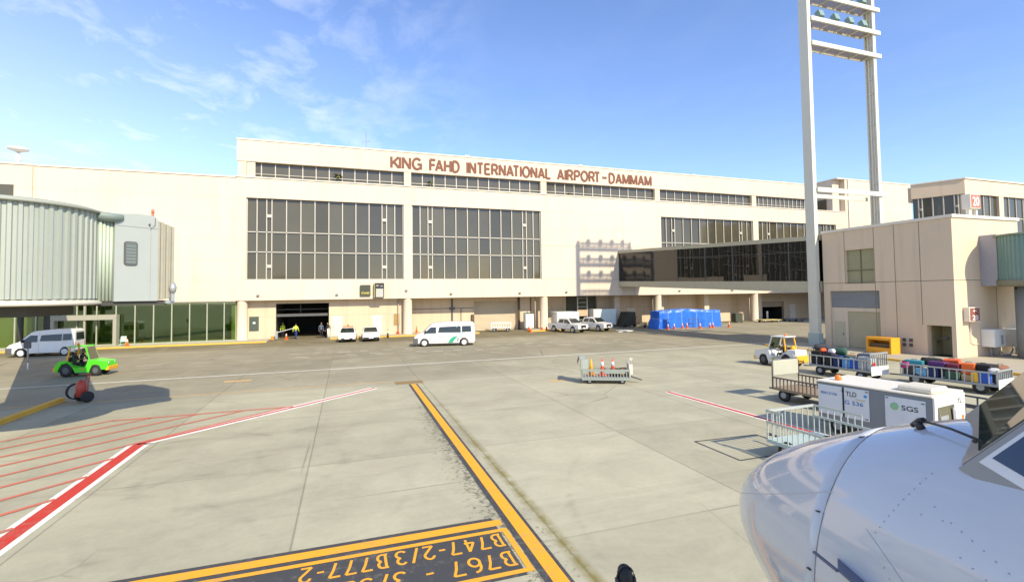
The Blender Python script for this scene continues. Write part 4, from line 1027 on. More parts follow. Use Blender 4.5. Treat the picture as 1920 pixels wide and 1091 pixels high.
# ------------------------------------------------------------------ wheels and vehicles
def wheel(parent, x, y, r, w, rim=.6, rim_m=None, side=1, name='wheel'):
    b = MB(); b.lathe((0,0,0), ((r*.5,-w/2),(r*.93,-w/2),(r,-w*.32),(r,w*.32),(r*.93,w/2),(r*.5,w/2)), 24, 'y')
    o = b.build(name, M_BLACK, parent); o.location = (x, y, r)
    b = MB(); b.lathe((0,side*w*.5,0), ((r*rim,-.02),(r*rim,.006),(r*rim*.85,.012),(r*rim*.3,.018)), 18, 'y')
    b.build('rim', rim_m or M_RIM, o)
    return o
def side_panel0(parent, name, m, pts, hw, side, out=.012, th=.01):
    """flush pane or trim on a vehicle side: pts (x,z) -> follows half width function"""
    b = MB(); P = [(x, side*(hw(z)+out), z) for x, z in pts]
    b.slab(P, (0, -side*th, 0)); return b.build(name, m, parent)
side_panel = side_panel0
def minibus(name, label, loc, rz, accent, swoosh, k=1.0):
    t = thing(name, label, 'van', loc, rz, 'white minibuses on the apron road')
    L = 5.7                                     # nose at +x
    def hw(z): return .95 if z < 1.1 else .95-.14*(z-1.1)/1.15
    fx = lambda x: x if x > .7 else .7-(.7-x)*k
    def side_panel(p, n, m, pts, *a): return side_panel0(p, n, m, [(fx(x), z) for x, z in pts], *a)
    out = [(2.78,.35),(2.85,.55),(2.82,.85),(2.62,1.08),(2.05,1.28),(1.25,2.06),(.9,2.18),(-.5,2.26),(-2.5,2.24),(-2.78,2.12),(-2.85,1.1),(-2.85,.4),(-2.75,.28),
           (-2.25,.28),(-2.18,.55),(-1.95,.74),(-1.65,.74),(-1.42,.55),(-1.35,.28),(1.45,.28),(1.52,.55),(1.75,.74),(2.05,.74),(2.28,.55),(2.35,.28)]
    b = MB(); b.profile([(fx(x), z, hw(z)) for x, z in out]); b.bevel(.05, 2)
    body = b.build('body', M_WHITE, t)
    for s in (-1,1):
        for x in (1.90,-1.80): wheel(t, fx(x), s*.82, .34, .22, .72, mat('white steel rim', (.6,.6,.58), .4), s)
        w = side_panel(t, 'side_window', M_CARGLASS, [(.62,1.30),(.50,1.80),(-1.5,1.86),(-1.5,1.28)], hw, s)
        side_panel(t, 'rear_side_window', M_CARGLASS, [(-1.62,1.30),(-1.62,1.86),(-2.45,1.86),(-2.5,1.32)], hw, s)
        side_panel(t, 'front_side_window', M_CARGLASS, [(1.95,1.22),(1.30,1.80),(.80,1.80),(.80,1.24)], hw, s)
        side_panel(t, 'door_seam', M_GREY, [(.70,.4),(.70,2.0),(.715,2.0),(.715,.4)], hw, s)
        b = MB(); b.box(fx(-2.855),fx(-2.80), s*.80-.06, s*.80+.06, .75, 1.15); b.build('tail_light', M_REDLENS, t)
        b = MB(); b.slab([(2.80,s*.55,.86),(2.80,s*.90,.86),(2.62,s*.90,1.04),(2.66,s*.55,1.04)], (.03,0,.02)); b.build('headlight', M_CHROME, t)
        b = MB(); b.box(1.72,1.84, s*1.02-.1, s*1.02+.1, 1.25, 1.5); b.bevel(.02,1); b.build('wing_mirror', M_BLKPAINT, t)
        if swoosh:
            pts = [(-.75,.32),(-.85,.5),(-1.05,.75),(-1.28,.92),(-1.05,.92),(-.70,.85),(-.45,.6),(-.30,.32)]
            side_panel(t, 'green_swoosh', accent, pts, hw, s, .006, .004)
            side_panel(t, 'grey_swoosh', M_GREY, [(-1.15,.40),(-1.1,.62),(-1.25,.82),(-1.36,.86),(-1.3,.6),(-1.28,.40)], hw, s, .006, .004)
            side_panel(t, 'roof_stripe', mat('pale blue decal', (.38,.52,.62), .4), [(-1.05,1.9),(-1.5,1.0),(-1.7,1.0),(-1.25,2.1)], hw, s, .014, .003)
    b = MB(); b.slab([(1.98,-.84,1.34),(1.98,.84,1.34),(1.30,.74,2.0),(1.30,-.74,2.0)], (.035,0,.03)); b.build('windscreen', M_CARGLASS, t)
    b = MB(); b.slab([(fx(-2.86),-.72,1.3),(fx(-2.86),.72,1.3),(fx(-2.81),.66,1.95),(fx(-2.81),-.66,1.95)], (-.012,0,0)); b.build('rear_window', M_CARGLASS, t)
    b = MB(); b.box(2.46,2.91,-.965,.965,.26,.80); b.bevel(.05,2); b.build('front_bumper', M_DGREY, t)
    b = MB(); b.box(fx(-2.92),fx(-2.78),-.92,.92,.28,.45); b.bevel(.03,1); b.build('rear_bumper', M_DGREY, t)
    return t
M_SWOOSH = mat('green decal', (.03, .33, .19), .4)
dv = math.atan2(45.14-45.77, 10.69-7.22)
mv = minibus('minibus', 'white minibus with green swoosh decal driving past the loading doors', (8.95, 46.45, 0), dv+PI, M_SWOOSH, True)
text_mesh('airport_lettering', 'SGS', M_GREY, mv, (-1.55+2.1,.962,.78), (-1,0,0), (0,0,1), .45, .14, .004, .01, world=False)
minibus('minibus', 'plain white minibus parked in shade by the green glazing, behind the tug', (-24.1, 53.4, 0), R(181), M_SWOOSH, False, .70)

def sedan(label, loc, rz, lightbar):
    t = thing('sedan', label, 'car', loc, rz, 'white cars parked by the ground floor wall')
    def hw(z): return .86 if z < .85 else .86-.26*(z-.85)/.6
    out = [(2.2,.30),(2.27,.5),(2.2,.72),(1.3,.90),(.55,1.38),(-.2,1.46),(-1.0,1.40),(-1.75,1.02),(-2.25,.98),(-2.3,.5),(-2.2,.25),(-1.75,.25),(-1.68,.5),(-1.4,.64),(-1.1,.5),(-1.02,.25),(1.0,.25),(1.08,.5),(1.38,.64),(1.66,.5),(1.74,.25)]
    b = MB(); b.profile([(x, z, hw(z)) for x, z in out]); b.bevel(.05, 2); b.build('body', M_WHITE, t)
    for s in (-1,1):
        for x in (1.38,-1.4): wheel(t, x, s*.77, .31, .2, .68, None, s)
        side_panel(t, 'side_window', M_CARGLASS, [(1.0,.95),(.50,1.30),(-.9,1.32),(-1.45,1.0)], hw, s)
        b = MB(); b.slab([(2.22,s*.45,.60),(2.22,s*.82,.62),(2.10,s*.82,.74),(2.14,s*.45,.72)], (.03,0,.01)); b.build('headlight', M_CHROME, t)
        b = MB(); b.box(.78,.9,s*.94-.09,s*.94+.09,.92,1.06); b.bevel(.02,1); b.build('wing_mirror', M_WHITE, t)
        b = MB(); b.box(-2.30,-2.24,s*.66-.14,s*.66+.14,.68,.86); b.build('tail_light', M_REDLENS, t)
    b = MB(); b.slab([(1.24,-.72,.955),(1.24,.72,.955),(.60,.60,1.37),(.60,-.60,1.37)], (.03,0,.03)); b.build('windscreen', M_CARGLASS, t)
    b = MB(); b.slab([(-1.70,-.70,1.06),(-1.70,.70,1.06),(-1.06,.60,1.38),(-1.06,-.60,1.38)], (-.03,0,.03)); b.build('rear_window', M_CARGLASS, t)
    b = MB(); b.box(2.20,2.285,-.55,.55,.30,.44) if lightbar else b.box(2.19,2.285,-.80,.80,.30,.48); b.build('grille', M_BLKPAINT, t)
    b = MB(); b.box(2.285,2.30,-.24,.24,.36,.47); b.build('number_plate', M_WHITEP, t)
    if lightbar:
        b = MB(); b.box(-.15,.10,-.55,.55,1.50,1.58); b.bevel(.02,1); lb = b.build('light_bar', M_AMBER, t)
        b = MB(); b.lathe((0,0,1.58), ((.07,0),(.07,.14),(.03,.17)), 12); b.build('beacon', M_REDLENS, lb)
    return t
sedan('white sedan with a light bar on its roof, parked nose out by the doors', (.20, 55.9, 0), R(-93), True)
sedan('white sedan with dark front grille and no roof lights, next to the lit car', (2.50, 55.6, 0), R(-90), False)

def pickup(label, loc, rz):
    t = thing('pickup_truck', label, 'pickup truck', loc, rz, 'white pickup trucks parked by the column')
    def hw(z): return .90 if z < 1.05 else .90-.22*(z-1.05)/.7
    out = [(2.55,.45),(2.62,.7),(2.55,1.02),(1.45,1.12),(.75,1.68),(-.1,1.76),(-.85,1.70),(-1.0,1.08),(-2.6,1.06),(-2.65,.5),(-2.5,.42),(-2.0,.42),(-1.9,.72),(-1.6,.86),(-1.3,.72),(-1.2,.42),(1.2,.42),(1.3,.72),(1.6,.86),(1.92,.72),(2.0,.42)]
    b = MB(); b.profile([(x, z, hw(z)) for x, z in out]); b.bevel(.05, 2); b.build('body', M_WHITE, t)
    for s in (-1,1):
        for x in (1.6,-1.6): wheel(t, x, s*.80, .37, .24, .62, None, s)
        side_panel(t, 'front_side_window', M_CARGLASS, [(1.25,1.16),(.72,1.58),(.15,1.62),(.15,1.16)], hw, s)
        side_panel(t, 'rear_side_window', M_CARGLASS, [(.05,1.16),(.05,1.62),(-.65,1.60),(-.80,1.18)], hw, s)
        b = MB(); b.slab([(2.57,s*.45,.86),(2.57,s*.84,.88),(2.50,s*.86,1.0),(2.52,s*.45,.97)], (.04,0,0)); b.build('headlight', M_CHROME, t)
        b = MB(); b.box(1.0,1.12,s*1.0-.1,s*1.0+.1,1.12,1.3); b.bevel(.02,1); b.build('wing_mirror', M_BLKPAINT, t)
        b = MB(); b.box(-2.67,-2.62,s*.80-.07,s*.80+.07,.7,1.0); b.build('tail_light', M_REDLENS, t)
    b = MB(); b.slab([(1.42,-.78,1.17),(1.42,.78,1.17),(.80,.64,1.65),(.80,-.64,1.65)], (.03,0,.03)); b.build('windscreen', M_CARGLASS, t)
    b = MB(); b.box(2.585,2.66,-.42,.42,.58,.95); b.bevel(.02,1); b.build('grille', M_BLKPAINT, t)
    b = MB(); b.box(2.66,2.675,-.2,.2,.55,.66); b.build('number_plate', M_WHITEP, t)
    b = MB(); b.box(-2.5,-1.1,-.72,.72,1.05,1.095); b.build('load_bed', M_DGREY, t)
    return t
a_p = math.atan2(54.16-58.5, 26.9-25.2)
pk = pickup('white pickup truck nearer the beige column, front facing the apron', (26.25, 55.6, 0), a_p)
dup(pk, (30.0, 56.1, 0), a_p, 'white pickup truck farther from the column, beside the hose on the ground')

# green tug and its crew
M_GREEN = mat('bright green tug paint', (.075, .62, .012), .35, var=.06)
def tug(name, label, loc, rz, paint, trim, cab_trim, post_m):
    t = thing(name, label, 'baggage tug', loc, rz)
    hw = .70
    out = [(1.72,.38),(1.80,.62),(1.72,.92),(.62,1.06),(.42,.98),(.30,.62),(-.55,.62),(-.70,.90),(-1.1,1.06),(-1.52,1.0),(-1.75,.72),(-1.75,.42),(-1.55,.30),
           (-1.50,.48),(-1.30,.82),(-.98,.88),(-.68,.78),(-.50,.42),(-.38,.22),(.50,.22),(.58,.42),(.72,.70),(.98,.74),(1.22,.66),(1.34,.40)]
    b = MB(); b.profile([(x, z, hw) for x, z in out]); b.bevel(.035, 2); b.build('body', paint, t)
    for s in (-1,1):
        wheel(t, -1.0, s*.60, .42, .24, .5, M_DGREY, s); wheel(t, .97, s*.60, .37, .22, .5, M_DGREY, s)
        b = MB(); b.bar((.55,s*.64,1.0),(.22,s*.58,1.92),.07); b.build('front_post', paint, t)
        b = MB(); b.bar((-.95,s*.64,1.02),(-.80,s*.58,1.92),.09); b.build('rear_post', post_m, t)
        b = MB(); b.box(-1.82,-1.74,s*.5-.1,s*.5+.1,.62,.80); b.build('tail_light', M_AMBER, t)
        b = MB(); b.lathe((1.74,s*.45,.80), ((.08,0),(.08,.04),(.05,.05)), 12, 'x'); b.build('headlight', M_CHROME, t)
    b = MB(); b.box(-.98,.30,-.64,.64,1.90,1.96); b.bevel(.02,1); rf = b.build('roof', cab_trim, t)
    b = MB(); b.lathe((-.55,0,1.96), ((.07,0),(.09,.03),(.08,.13),(.03,.17)), 12); b.build('beacon', M_AMBER, rf)
    b = MB(); b.slab([(.58,-.60,1.08),(.58,.60,1.08),(.30,.55,1.86),(.30,-.55,1.86)], (.012,0,.004)); b.build('windscreen', clear_glass('clear windscreen', (.75,.78,.72), .1), t)
    b = MB(); b.box(1.62,1.86,-.70,.70,.34,.60); b.bevel(.03,1); b.build('front_bumper', trim, t)
    b = MB(); b.box(-1.86,-1.70,-.70,.70,.34,.62); b.bevel(.03,1); b.build('rear_bumper', trim, t)
    b = MB(); b.box(-.85,-.35,-.6,.6,.62,.80); b.box(-.95,-.82,-.6,.6,.80,1.25); b.bevel(.03,1); b.build('bench_seat', M_BLKPAINT, t)
    b = MB(); b.tube([(.42,-.3,1.02),(.25,-.3,1.16)], .02); b.lathe((.22,-.3,1.18), ((.12,-.012),(.15,0),(.12,.012)), 16, 'x'); b.build('steering_wheel', M_BLKPAINT, t)
    for s in (-1,1):
        b = MB(); b.box(-.02,.22,s*hw-(.006 if s < 0 else -.001),s*hw+(.006 if s > 0 else -.001),.44,.53); b.build('side_label', mat('worn yellow label', (.45,.36,.05), .6, var=.3), t)
        b = MB(); b.box(-.36,.44,s*hw-(.03 if s < 0 else -.001),s*hw+(.03 if s > 0 else -.001),.22,.27); b.build('step', M_DGREY, t)
    b = MB(); b.box(-1.98,-1.84,-.06,.06,.36,.46); b.tube([(-1.95,0,.30),(-1.95,0,.56)], .025); b.build('tow_hitch', M_DGREY, t)
    return t
tg = tug('baggage_tug', 'bright green baggage tug with yellow bumpers carrying two people', (-15.62, 38.2, 0), R(-4), M_GREEN, M_YEL, M_GREEN, M_YEL)
TS = .82
tg.scale = (.79,TS,.97)
def cabin_person(label, tg_loc, rz, lx, ly, **k):
    c, s = math.cos(rz)*TS, math.sin(rz)*TS
    o = person(label, (tg_loc[0]+c*lx-s*ly, tg_loc[1]+s*lx+c*ly), rz+PI/2, 'sit', z=.28, **k); o.scale = (.88,.88,.98)
    return o
cabin_person('person with a pale headscarf riding at the near side of the green tug', (-15.62,38.2), R(-4), -.62, -.28, top=M_CLOTHGRN, legs=M_CLOTHBLK, hair=M_SCARF)
cabin_person('person in black driving the green tug, on the far side of its bench', (-15.62,38.2), R(-4), -.45, .28, top=M_CLOTHBLK, legs=M_CLOTHBLK, lean=.08)
WT_LOC, WT_R = (26.40, 24.25), R(97)
M_TUGWHITE = mat('off white tug paint', (.66, .66, .62), .4, var=.06)
M_TUGYEL = mat('orange yellow tug paint', (.86, .42, .02), .4, var=.08)
wt = tug('baggage_tug', 'white baggage tug with orange yellow rear pulling the luggage carts', (*WT_LOC, 0), WT_R, M_TUGWHITE, M_TUGYEL, M_TUGWHITE, M_TUGYEL)
wt.scale = (.80,TS,.98)
b = MB(); b.box(-1.78,-1.05,-.66,.66,.635,1.16); b.bevel(.04,2); b.build('rear_housing', M_TUGWHITE, wt)
b = MB(); b.box(-1.885,-1.79,-.69,.69,.36,.80); b.bevel(.02,1); b.build('rear_panel', M_TUGYEL, wt)
b = MB(); b.lathe((-1.2,.1,1.16), ((.17,0),(.2,.08),(.14,.22),(.05,.24)), 14); b.build('yellow_drum', M_TUGYEL, wt)
cabin_person('person in black driving the white and yellow baggage tug', WT_LOC, WT_R, -.55, .25, top=M_CLOTHBLK, legs=M_CLOTHBLK, hair=None)

# ------------------------------------------------------------------ carts
def cart(name, label, loc, rz, L, Wd, zd, zr, frame, deckm, end_h=None, n=14, group=None, wr=.24, sides=(1,1), ends=(1,1), plate=None, mid=0, bw=.02):
    """luggage cart: length along local x; deck, end racks, side rails, wheels, drawbar"""
    t = thing(name, label, 'baggage cart', loc, rz, group)
    end_h = end_h or zr
    b = MB(); b.box(-L/2, L/2, -Wd/2, Wd/2, zd-.10, zd); b.build('deck', deckm, t)
    b = MB(); b.box(-L/2+.1, L/2-.1, -.12, .12, zd-.22, zd-.103)
    for x in (-L*.33, L*.33): b.box(x-.06, x+.06, -Wd/2+.1, Wd/2-.1, wr*.8, zd-.225)
    b.build('chassis', M_DGREY, t)
    for s, on in ((-1,sides[0]), (1,sides[1])):
        if not on: continue
        y = s*(Wd/2-.025); b = MB(); b.box(-L/2, L/2, y-.025, y+.025, zr-.06, zr)
        if mid: b.box(-L/2, L/2, y-.02, y+.02, zd+(zr-zd)*mid-.03, zd+(zr-zd)*mid+.03)
        for i in range(n+1):
            x = -L/2+.03+(L-.06)*i/n; b.box(x-bw, x+bw, y-bw, y+bw, zd, zr-.06)
        b.build('side_rail', frame, t)
    for s, on in ((-1,ends[0]), (1,ends[1])):
        if not on: continue
        x = s*(L/2-.02); b = MB(); b.box(x-.03, x+.03, -Wd/2, Wd/2, end_h-.07, end_h)
        for i in range(9):
            y = -Wd/2+.03+(Wd-.06)*i/8; b.box(x-bw, x+bw, y-bw, y+bw, zd, end_h-.07)
        e = b.build('end_rack', frame, t)
        if plate and s == plate[0]:
            b = MB(); b.box(x-.05 if s < 0 else x+.035, x-.035 if s < 0 else x+.05, -Wd/2, Wd/2, zd-.25, zd+.22); b.build('end_plate', M_WHITEP, e)
    for sx in (-1,1):
        for sy in (-1,1): wheel(t, sx*L*.33, sy*(Wd/2-.14), wr, .14, .5, M_GREY, sy)
    b = MB(); b.bar((L/2-.1,0,zd-.16),(L/2+.75,0,.32),.06); b.lathe((L/2+.78,0,.32), ((.03,-.03),(.07,-.03),(.07,.03),(.03,.03)), 12); b.build('drawbar', M_DGREY, t)
    return t
ra = math.atan2(21.3-18.2, 25.9-26.2)
CA = cart('luggage_cart', 'galvanised luggage cart with white end plate, hitched behind the white tug', (26.3, 19.75, 0), ra, 3.3, 1.5, .58, 1.12, M_GALV, M_GREY, 1.5, 8, 'loaded luggage carts', .26, plate=(-1,), mid=.0)
b = MB(); b.box(-1.70,-1.69,.40,.62,.85,1.0); b.build('red_marker', M_REDLENS, CA)
rb = math.atan2(17.4-13.7, 27.6-28.1)
CB = cart('luggage_cart', 'long galvanised luggage cart with red tail reflector, last behind the tug', (27.85, 15.6, 0), rb, 3.75, 1.55, .50, 1.04, M_GALV, M_GREY, 1.14, 13, 'loaded luggage carts', .30, plate=(-1,))
b = MB(); b.slab([(-1.96,-.66,.20),(-1.96,-.42,.20),(-1.96,-.54,.48)], (-.02,0,0)); b.build('red_reflector', M_REDLENS, CB)
FC = cart('flat_cart', 'empty brownish flat cart with wire sides beyond the generator', (18.75, 15.45, 0), R(93), 2.9, 1.65, .56, 1.02, mat('rusty brown frame', (.16, .11, .085), .7), mat('brown plywood deck', (.26, .20, .13), .8, var=.2), 1.02, 16, None, .27, plate=None, ends=(1,0))
b = MB(); b.box(1.40,1.46,-.78,.78,1.05,1.72); b.bevel(.02,1); b.build('cloudy_end_panel', mat('cloudy plastic panel', (.44, .44, .34), .4), FC)
b = MB(); b.tube([(1.43,-.82,.5),(1.43,-.82,1.66),(1.43,-.74,1.74),(1.43,.74,1.74),(1.43,.82,1.66),(1.43,.82,.5)], .025, 8); b.build('end_hoop', M_DGREY, FC)
M_PALEGREEN = mat('pale green galvanised rail', (.46, .49, .45), .45, .3, var=.1, scale=4)
RC = cart('rail_cart', 'pale green railed cart partly hidden behind the aircraft nose', (12.6, 9.55, 0), R(91), 3.4, 1.9, .50, 1.02, M_PALEGREEN, mat('pale blue green deck', (.40, .50, .47), .5), 1.34, 20, None, .27, ends=(1,1), bw=.012)
b = MB()
y = .925; b.box(1.15, 1.68, y-.0125, y+.0125, 1.28, 1.34); b.box(.2, 1.68, -y-.0125, -y+.0125, 1.28, 1.34)
for x in (1.16,1.35,1.52): b.box(x-.012, x+.012, y-.012, y+.012, 1.02, 1.28)
for i in range(8):
    x = .22+.2*i; b.box(x-.012, x+.012, -y-.012, -y+.012, 1.02, 1.28)
b.build_each('raised_rail', M_PALEGREEN, RC)
R2 = cart('rail_cart', 'dark grey railed cart seen between the generator end and the cockpit', (19.6, 9.6, 0), R(91), 3.2, 1.6, .5, 1.12, M_DGREY, M_GREY, 1.12, 7, None, .27, mid=.35)
dc = cart('luggage_cart', 'small white railed cart standing empty by the roller door', (19.1, 60.6, 0), R(-20), 2.6, 1.5, .55, 1.15, M_WHITEP, M_WHITEP, 1.15, 8, None, .24)

# luggage on the two carts: every bag is its own thing
BAGC = {'black': (.018,.018,.02), 'navy blue': (.02,.035,.12), 'teal': (.03,.22,.27), 'bright orange': (.85,.16,.02), 'red orange': (.72,.12,.03), 'magenta': (.50,.04,.20), 'purple': (.10,.03,.14),
        'yellow': (.80,.45,.03), 'royal blue': (.03,.10,.45), 'light blue': (.16,.36,.55), 'silver grey': (.35,.36,.38), 'charcoal': (.05,.05,.055), 'brown': (.24,.10,.05), 'tan': (.50,.36,.20), 'white': (.66,.66,.66),
        'dark green': (.03,.09,.06), 'slate grey': (.16,.17,.19), 'sky blue': (.10,.30,.62), 'maroon': (.16,.02,.04), 'pale grey': (.48,.48,.47)}
def suitcase(colour, style, label, parent_t, lx, ly, z0, size, yaw, flat):
    L, D, H = size
    c, s = math.cos(parent_t.rotation_euler.z), math.sin(parent_t.rotation_euler.z)
    loc = (parent_t.location.x+c*lx-s*ly, parent_t.location.y+s*lx+c*ly, z0)
    t = thing({'hard': 'suitcase', 'soft': 'suitcase', 'duffel': 'duffel_bag', 'box': 'carton'}[style], label, 'suitcase' if style in ('hard','soft') else ('bag' if style == 'duffel' else 'box'), loc, parent_t.rotation_euler.z+R(yaw), 'luggage on the carts')
    if z0 > parent_t.location.z+.8: t.rotation_euler = (R((lx*97) % 9-4.5), R((ly*131) % 9-4.5), t.rotation_euler.z)
    m = mat('luggage '+colour, BAGC[colour], .45 if style == 'hard' else .85, var=.12, scale=4)
    b = MB()
    if style == 'duffel':
        b.lathe((0,0,D/2), ((D*.30,-L/2),(D*.46,-L/2+.05),(D*.5,-L*.2),(D*.48,L*.2),(D*.46,L/2-.05),(D*.30,L/2)), 14, 'x')
    else:
        b.box(-L/2, L/2, -D/2, D/2, 0, H); b.bevel(.05 if style == 'hard' else .03, 2)
    o = b.build('shell', m, t)
    if style == 'hard':
        b = MB()
        for k in range(5): x = -L*.36+L*.18*k; b.box(x-.018, x+.018, -D/2-.006, D/2+.006, H*.06, H*.94)
        b.build('ribs', m, t)
    b = MB()
    zt = D if style == 'duffel' else H
    b.tube([(-.11,0,zt-.02),(-.10,0,zt+.05),(.10,0,zt+.05),(.11,0,zt-.02)], .014, 6); b.build('handle', M_BLKPAINT, t)
    return t
def load(cart_t, rows):
    for r in rows: suitcase(*r[:2], r[2], cart_t, *r[3:])
zb = .505
load(CB, [
 ('teal','soft','teal soft suitcase on top at the far end of the long luggage cart', 1.45,.30,zb+.42,(.72,.48,.27),12,1),
 ('magenta','soft','magenta bag tip at the far left corner of the long luggage cart', 1.70,.60,zb+.30,(.30,.22,.30),0,1),
 ('charcoal','soft','charcoal suitcase standing behind the rail at the far end of the long cart', 1.50,.42,zb,(.55,.5,.41),0,0),
 ('light blue','soft','light blue suitcase low behind the rail near the far end of the long cart', 1.02,.55,zb,(.46,.30,.36),0,0),
 ('black','duffel','black duffel bag on top near the far end of the long luggage cart', .95,-.25,zb+.42,(.85,.42,.4),20,1),
 ('navy blue','soft','navy blue suitcase standing behind the rail, left of centre on the long cart', .55,.50,zb,(.44,.34,.52),0,0),
 ('purple','soft','purple suitcase lying on top in the middle of the long cart', .42,.38,zb+.525,(.70,.42,.22),-5,1),
 ('red orange','soft','red orange suitcase on top of the pile, middle of the long cart', .10,-.22,zb+.45,(.62,.45,.40),8,1),
 ('slate grey','soft','slate grey suitcase under the red orange one on the long cart', .10,-.22,zb,(.7,.6,.445),0,0),
 ('maroon','soft','maroon suitcase just right of the middle on the long cart', -.18,.42,zb+.36,(.46,.36,.36),4,0),
 ('dark green','soft','dark green suitcase at the bottom right of the middle, long cart', -.22,.50,zb,(.52,.42,.355),0,0),
 ('bright orange','hard','bright orange hard suitcase standing upright in the long cart', -.72,.30,zb+.28,(.50,.34,.52),5,0),
 ('tan','box','tan carton under the bright orange suitcase on the long cart', -.72,.34,zb,(.40,.5,.275),0,0),
 ('yellow','soft','yellow backpack behind the rail, right half of the long cart', -1.05,.62,zb,(.28,.20,.42),0,0),
 ('royal blue','soft','royal blue suitcase behind the rail near the tail of the long cart', -1.38,.58,zb,(.40,.28,.46),0,0),
 ('black','soft','large black suitcase lying on top near the tail of the long cart', -1.20,.12,zb+.46,(.85,.55,.34),-14,1),
 ('charcoal','soft','charcoal suitcase under the big black one near the tail of the long cart', -1.2,-.05,zb,(.9,.7,.455),0,0),
 ('pale grey','duffel','pale grey bag at the tail end of the long luggage cart', -1.60,.36,zb+.40,(.40,.30,.26),30,1),
 ('brown','duffel','brown duffel bag at the far right corner of the long cart', -1.58,-.45,zb+.40,(.62,.36,.34),60,1),
 ('navy blue','duffel','navy duffel bag lying low along the far side of the long cart', .75,-.50,zb+.02,(.8,.40,.4),0,1),
])
za = .585
load(CA, [
 ('black','soft','black suitcase upright at the tug end of the shorter luggage cart', 1.35,.42,za,(.55,.36,.72),0,0),
 ('charcoal','duffel','charcoal duffel on top at the tug end of the shorter luggage cart', 1.25,.15,za+.73,(.80,.38,.36),35,1),
 ('red orange','duffel','small red orange bag on top at the tug end of the shorter cart', 1.02,.42,za+.70,(.32,.22,.22),70,1),
 ('purple','soft','purple suitcase under the dark bags, tug end of the shorter cart', 1.2,-.2,za,(.7,.7,.69),0,0),
 ('black','hard','black hard suitcase left of centre on the shorter luggage cart', .62,.48,za,(.44,.32,.66),0,0),
 ('white','duffel','white bag lying on top, left of centre on the shorter cart', .55,.40,za+.67,(.40,.26,.25),-20,1),
 ('dark green','duffel','dark green bag on top near the middle of the shorter cart', .25,.05,za+.60,(.55,.40,.40),15,1),
 ('navy blue','hard','navy hard suitcase in the middle of the shorter luggage cart', .16,.48,za,(.40,.34,.60),0,0),
 ('teal','soft','teal suitcase at the far side in the middle of the shorter cart', .2,-.25,za,(.5,.6,.595),0,0),
 ('tan','box','tan carton on top just right of the middle of the shorter cart', -.30,-.05,za+.52,(.50,.40,.16),10,1),
 ('sky blue','soft','sky blue suitcase behind the rail, right of centre on the shorter cart', -.34,.48,za,(.42,.32,.50),0,0),
 ('royal blue','soft','royal blue suitcase next to the sky blue one on the shorter cart', -.74,.50,za,(.34,.32,.52),0,0),
 ('silver grey','hard','silver grey hard suitcase near the white end plate of the shorter cart', -1.14,.40,za,(.42,.46,.68),0,0),
 ('pale grey','soft','pale grey suitcase at the white plate end of the shorter cart', -1.46,.30,za,(.20,.55,.62),0,0),
 ('charcoal','soft','charcoal suitcase on the far side, plate end of the shorter cart', -.9,-.3,za,(.8,.6,.56),0,0),
 ('slate grey','soft','slate grey suitcase on top at the plate end of the shorter cart', -.9,-.22,za+.565,(.62,.45,.22),6,1),
])

# ------------------------------------------------------------------ cones
def cone(label, loc, m=None, h=.72, band=True):
    t = thing('traffic_cone', label, 'traffic cone', loc, 0, 'traffic cones on the apron')
    m = m or M_ORANGE
    b = MB(); b.box(-.19,.19,-.19,.19,0,.045); b.build('base', m, t)
    b = MB(); b.lathe((0,0,.045), ((.145,0),(.035,h-.05),(.02,h-.045)), 18); b.build('body', m, t)
    if band:
        b = MB(); r = lambda z: .145-(.11)*z/(h-.05)+.004
        b.lathe((0,0,.045), ((r(h*.50),h*.50),(r(h*.78),h*.78)), 18); b.build('white_band', M_WHITEP, t)
    return t
M_ORY = mat('yellow orange plastic', (.88,.36,.02), .5)
M_ORR = mat('reddish orange plastic', (.80,.09,.03), .5)
C0 = cone('orange cone at the left corner of the dark loading doorway', (-6.4, 60.6, 0))
M_BLUETARP = None
for lab, loc in (('tall orange cone left of the white panel near the column', (22.3, 58.9, .14)), ('orange cone standing alone in front of the green door', (21.9, 57.2, 0)),
                 ('orange cone left of the second, beside the sunlit column foot', (23.9, 58.4, .14)), ('orange cone touching the column foot on its left', (24.6, 58.5, .14)),
                 ('orange cone first from the left before the blue tarp', (39.5, 53.4, 0)), ('orange cone second from the left before the blue tarp', (40.6, 53.6, 0)),
                 ('orange cone third from the left before the blue tarp', (42.2, 54.0, 0)), ('orange cone fourth from the left before the blue tarp', (43.1, 54.2, 0)),
                 ('orange cone alone at the dark fold of the blue tarp', (43.9, 52.6, 0)), ('orange cone left of the close pair near the right of the tarp', (46.0, 53.2, 0)),
                 ('orange cone right of the close pair near the right of the tarp', (46.5, 53.2, 0)), ('orange cone at the right end of the blue tarp', (48.9, 52.9, 0)),
                 ('orange cone beside the black bay opening at the far right', (72.5, 61.5, 0)), ('small orange cone on the pavement by the green chair', (-20.6, 58.4, .14))):
    dup(C0, loc, 0, lab)
cone('yellow orange cone on the kerb left of the dark loading doorway', (-7.7, 59.6, .14), M_ORY)
cone('red cone right of the sunlit column foot', (25.9, 58.6, .14), M_ORR, .8, False)
cone('slim orange cone against the wall left of the moving minibus', (8.3, 61.4, .14), M_ORANGE, .85, False)
cone('reddish cone by the column right of the small window', (6.0, 60.7, .14), M_ORR, .6, False)
cone('squat dark grey cone on the road right of the parked cars', (4.5, 57.3, 0), mat('dark grey rubber', (.07,.07,.06), .8), 1.0, True)

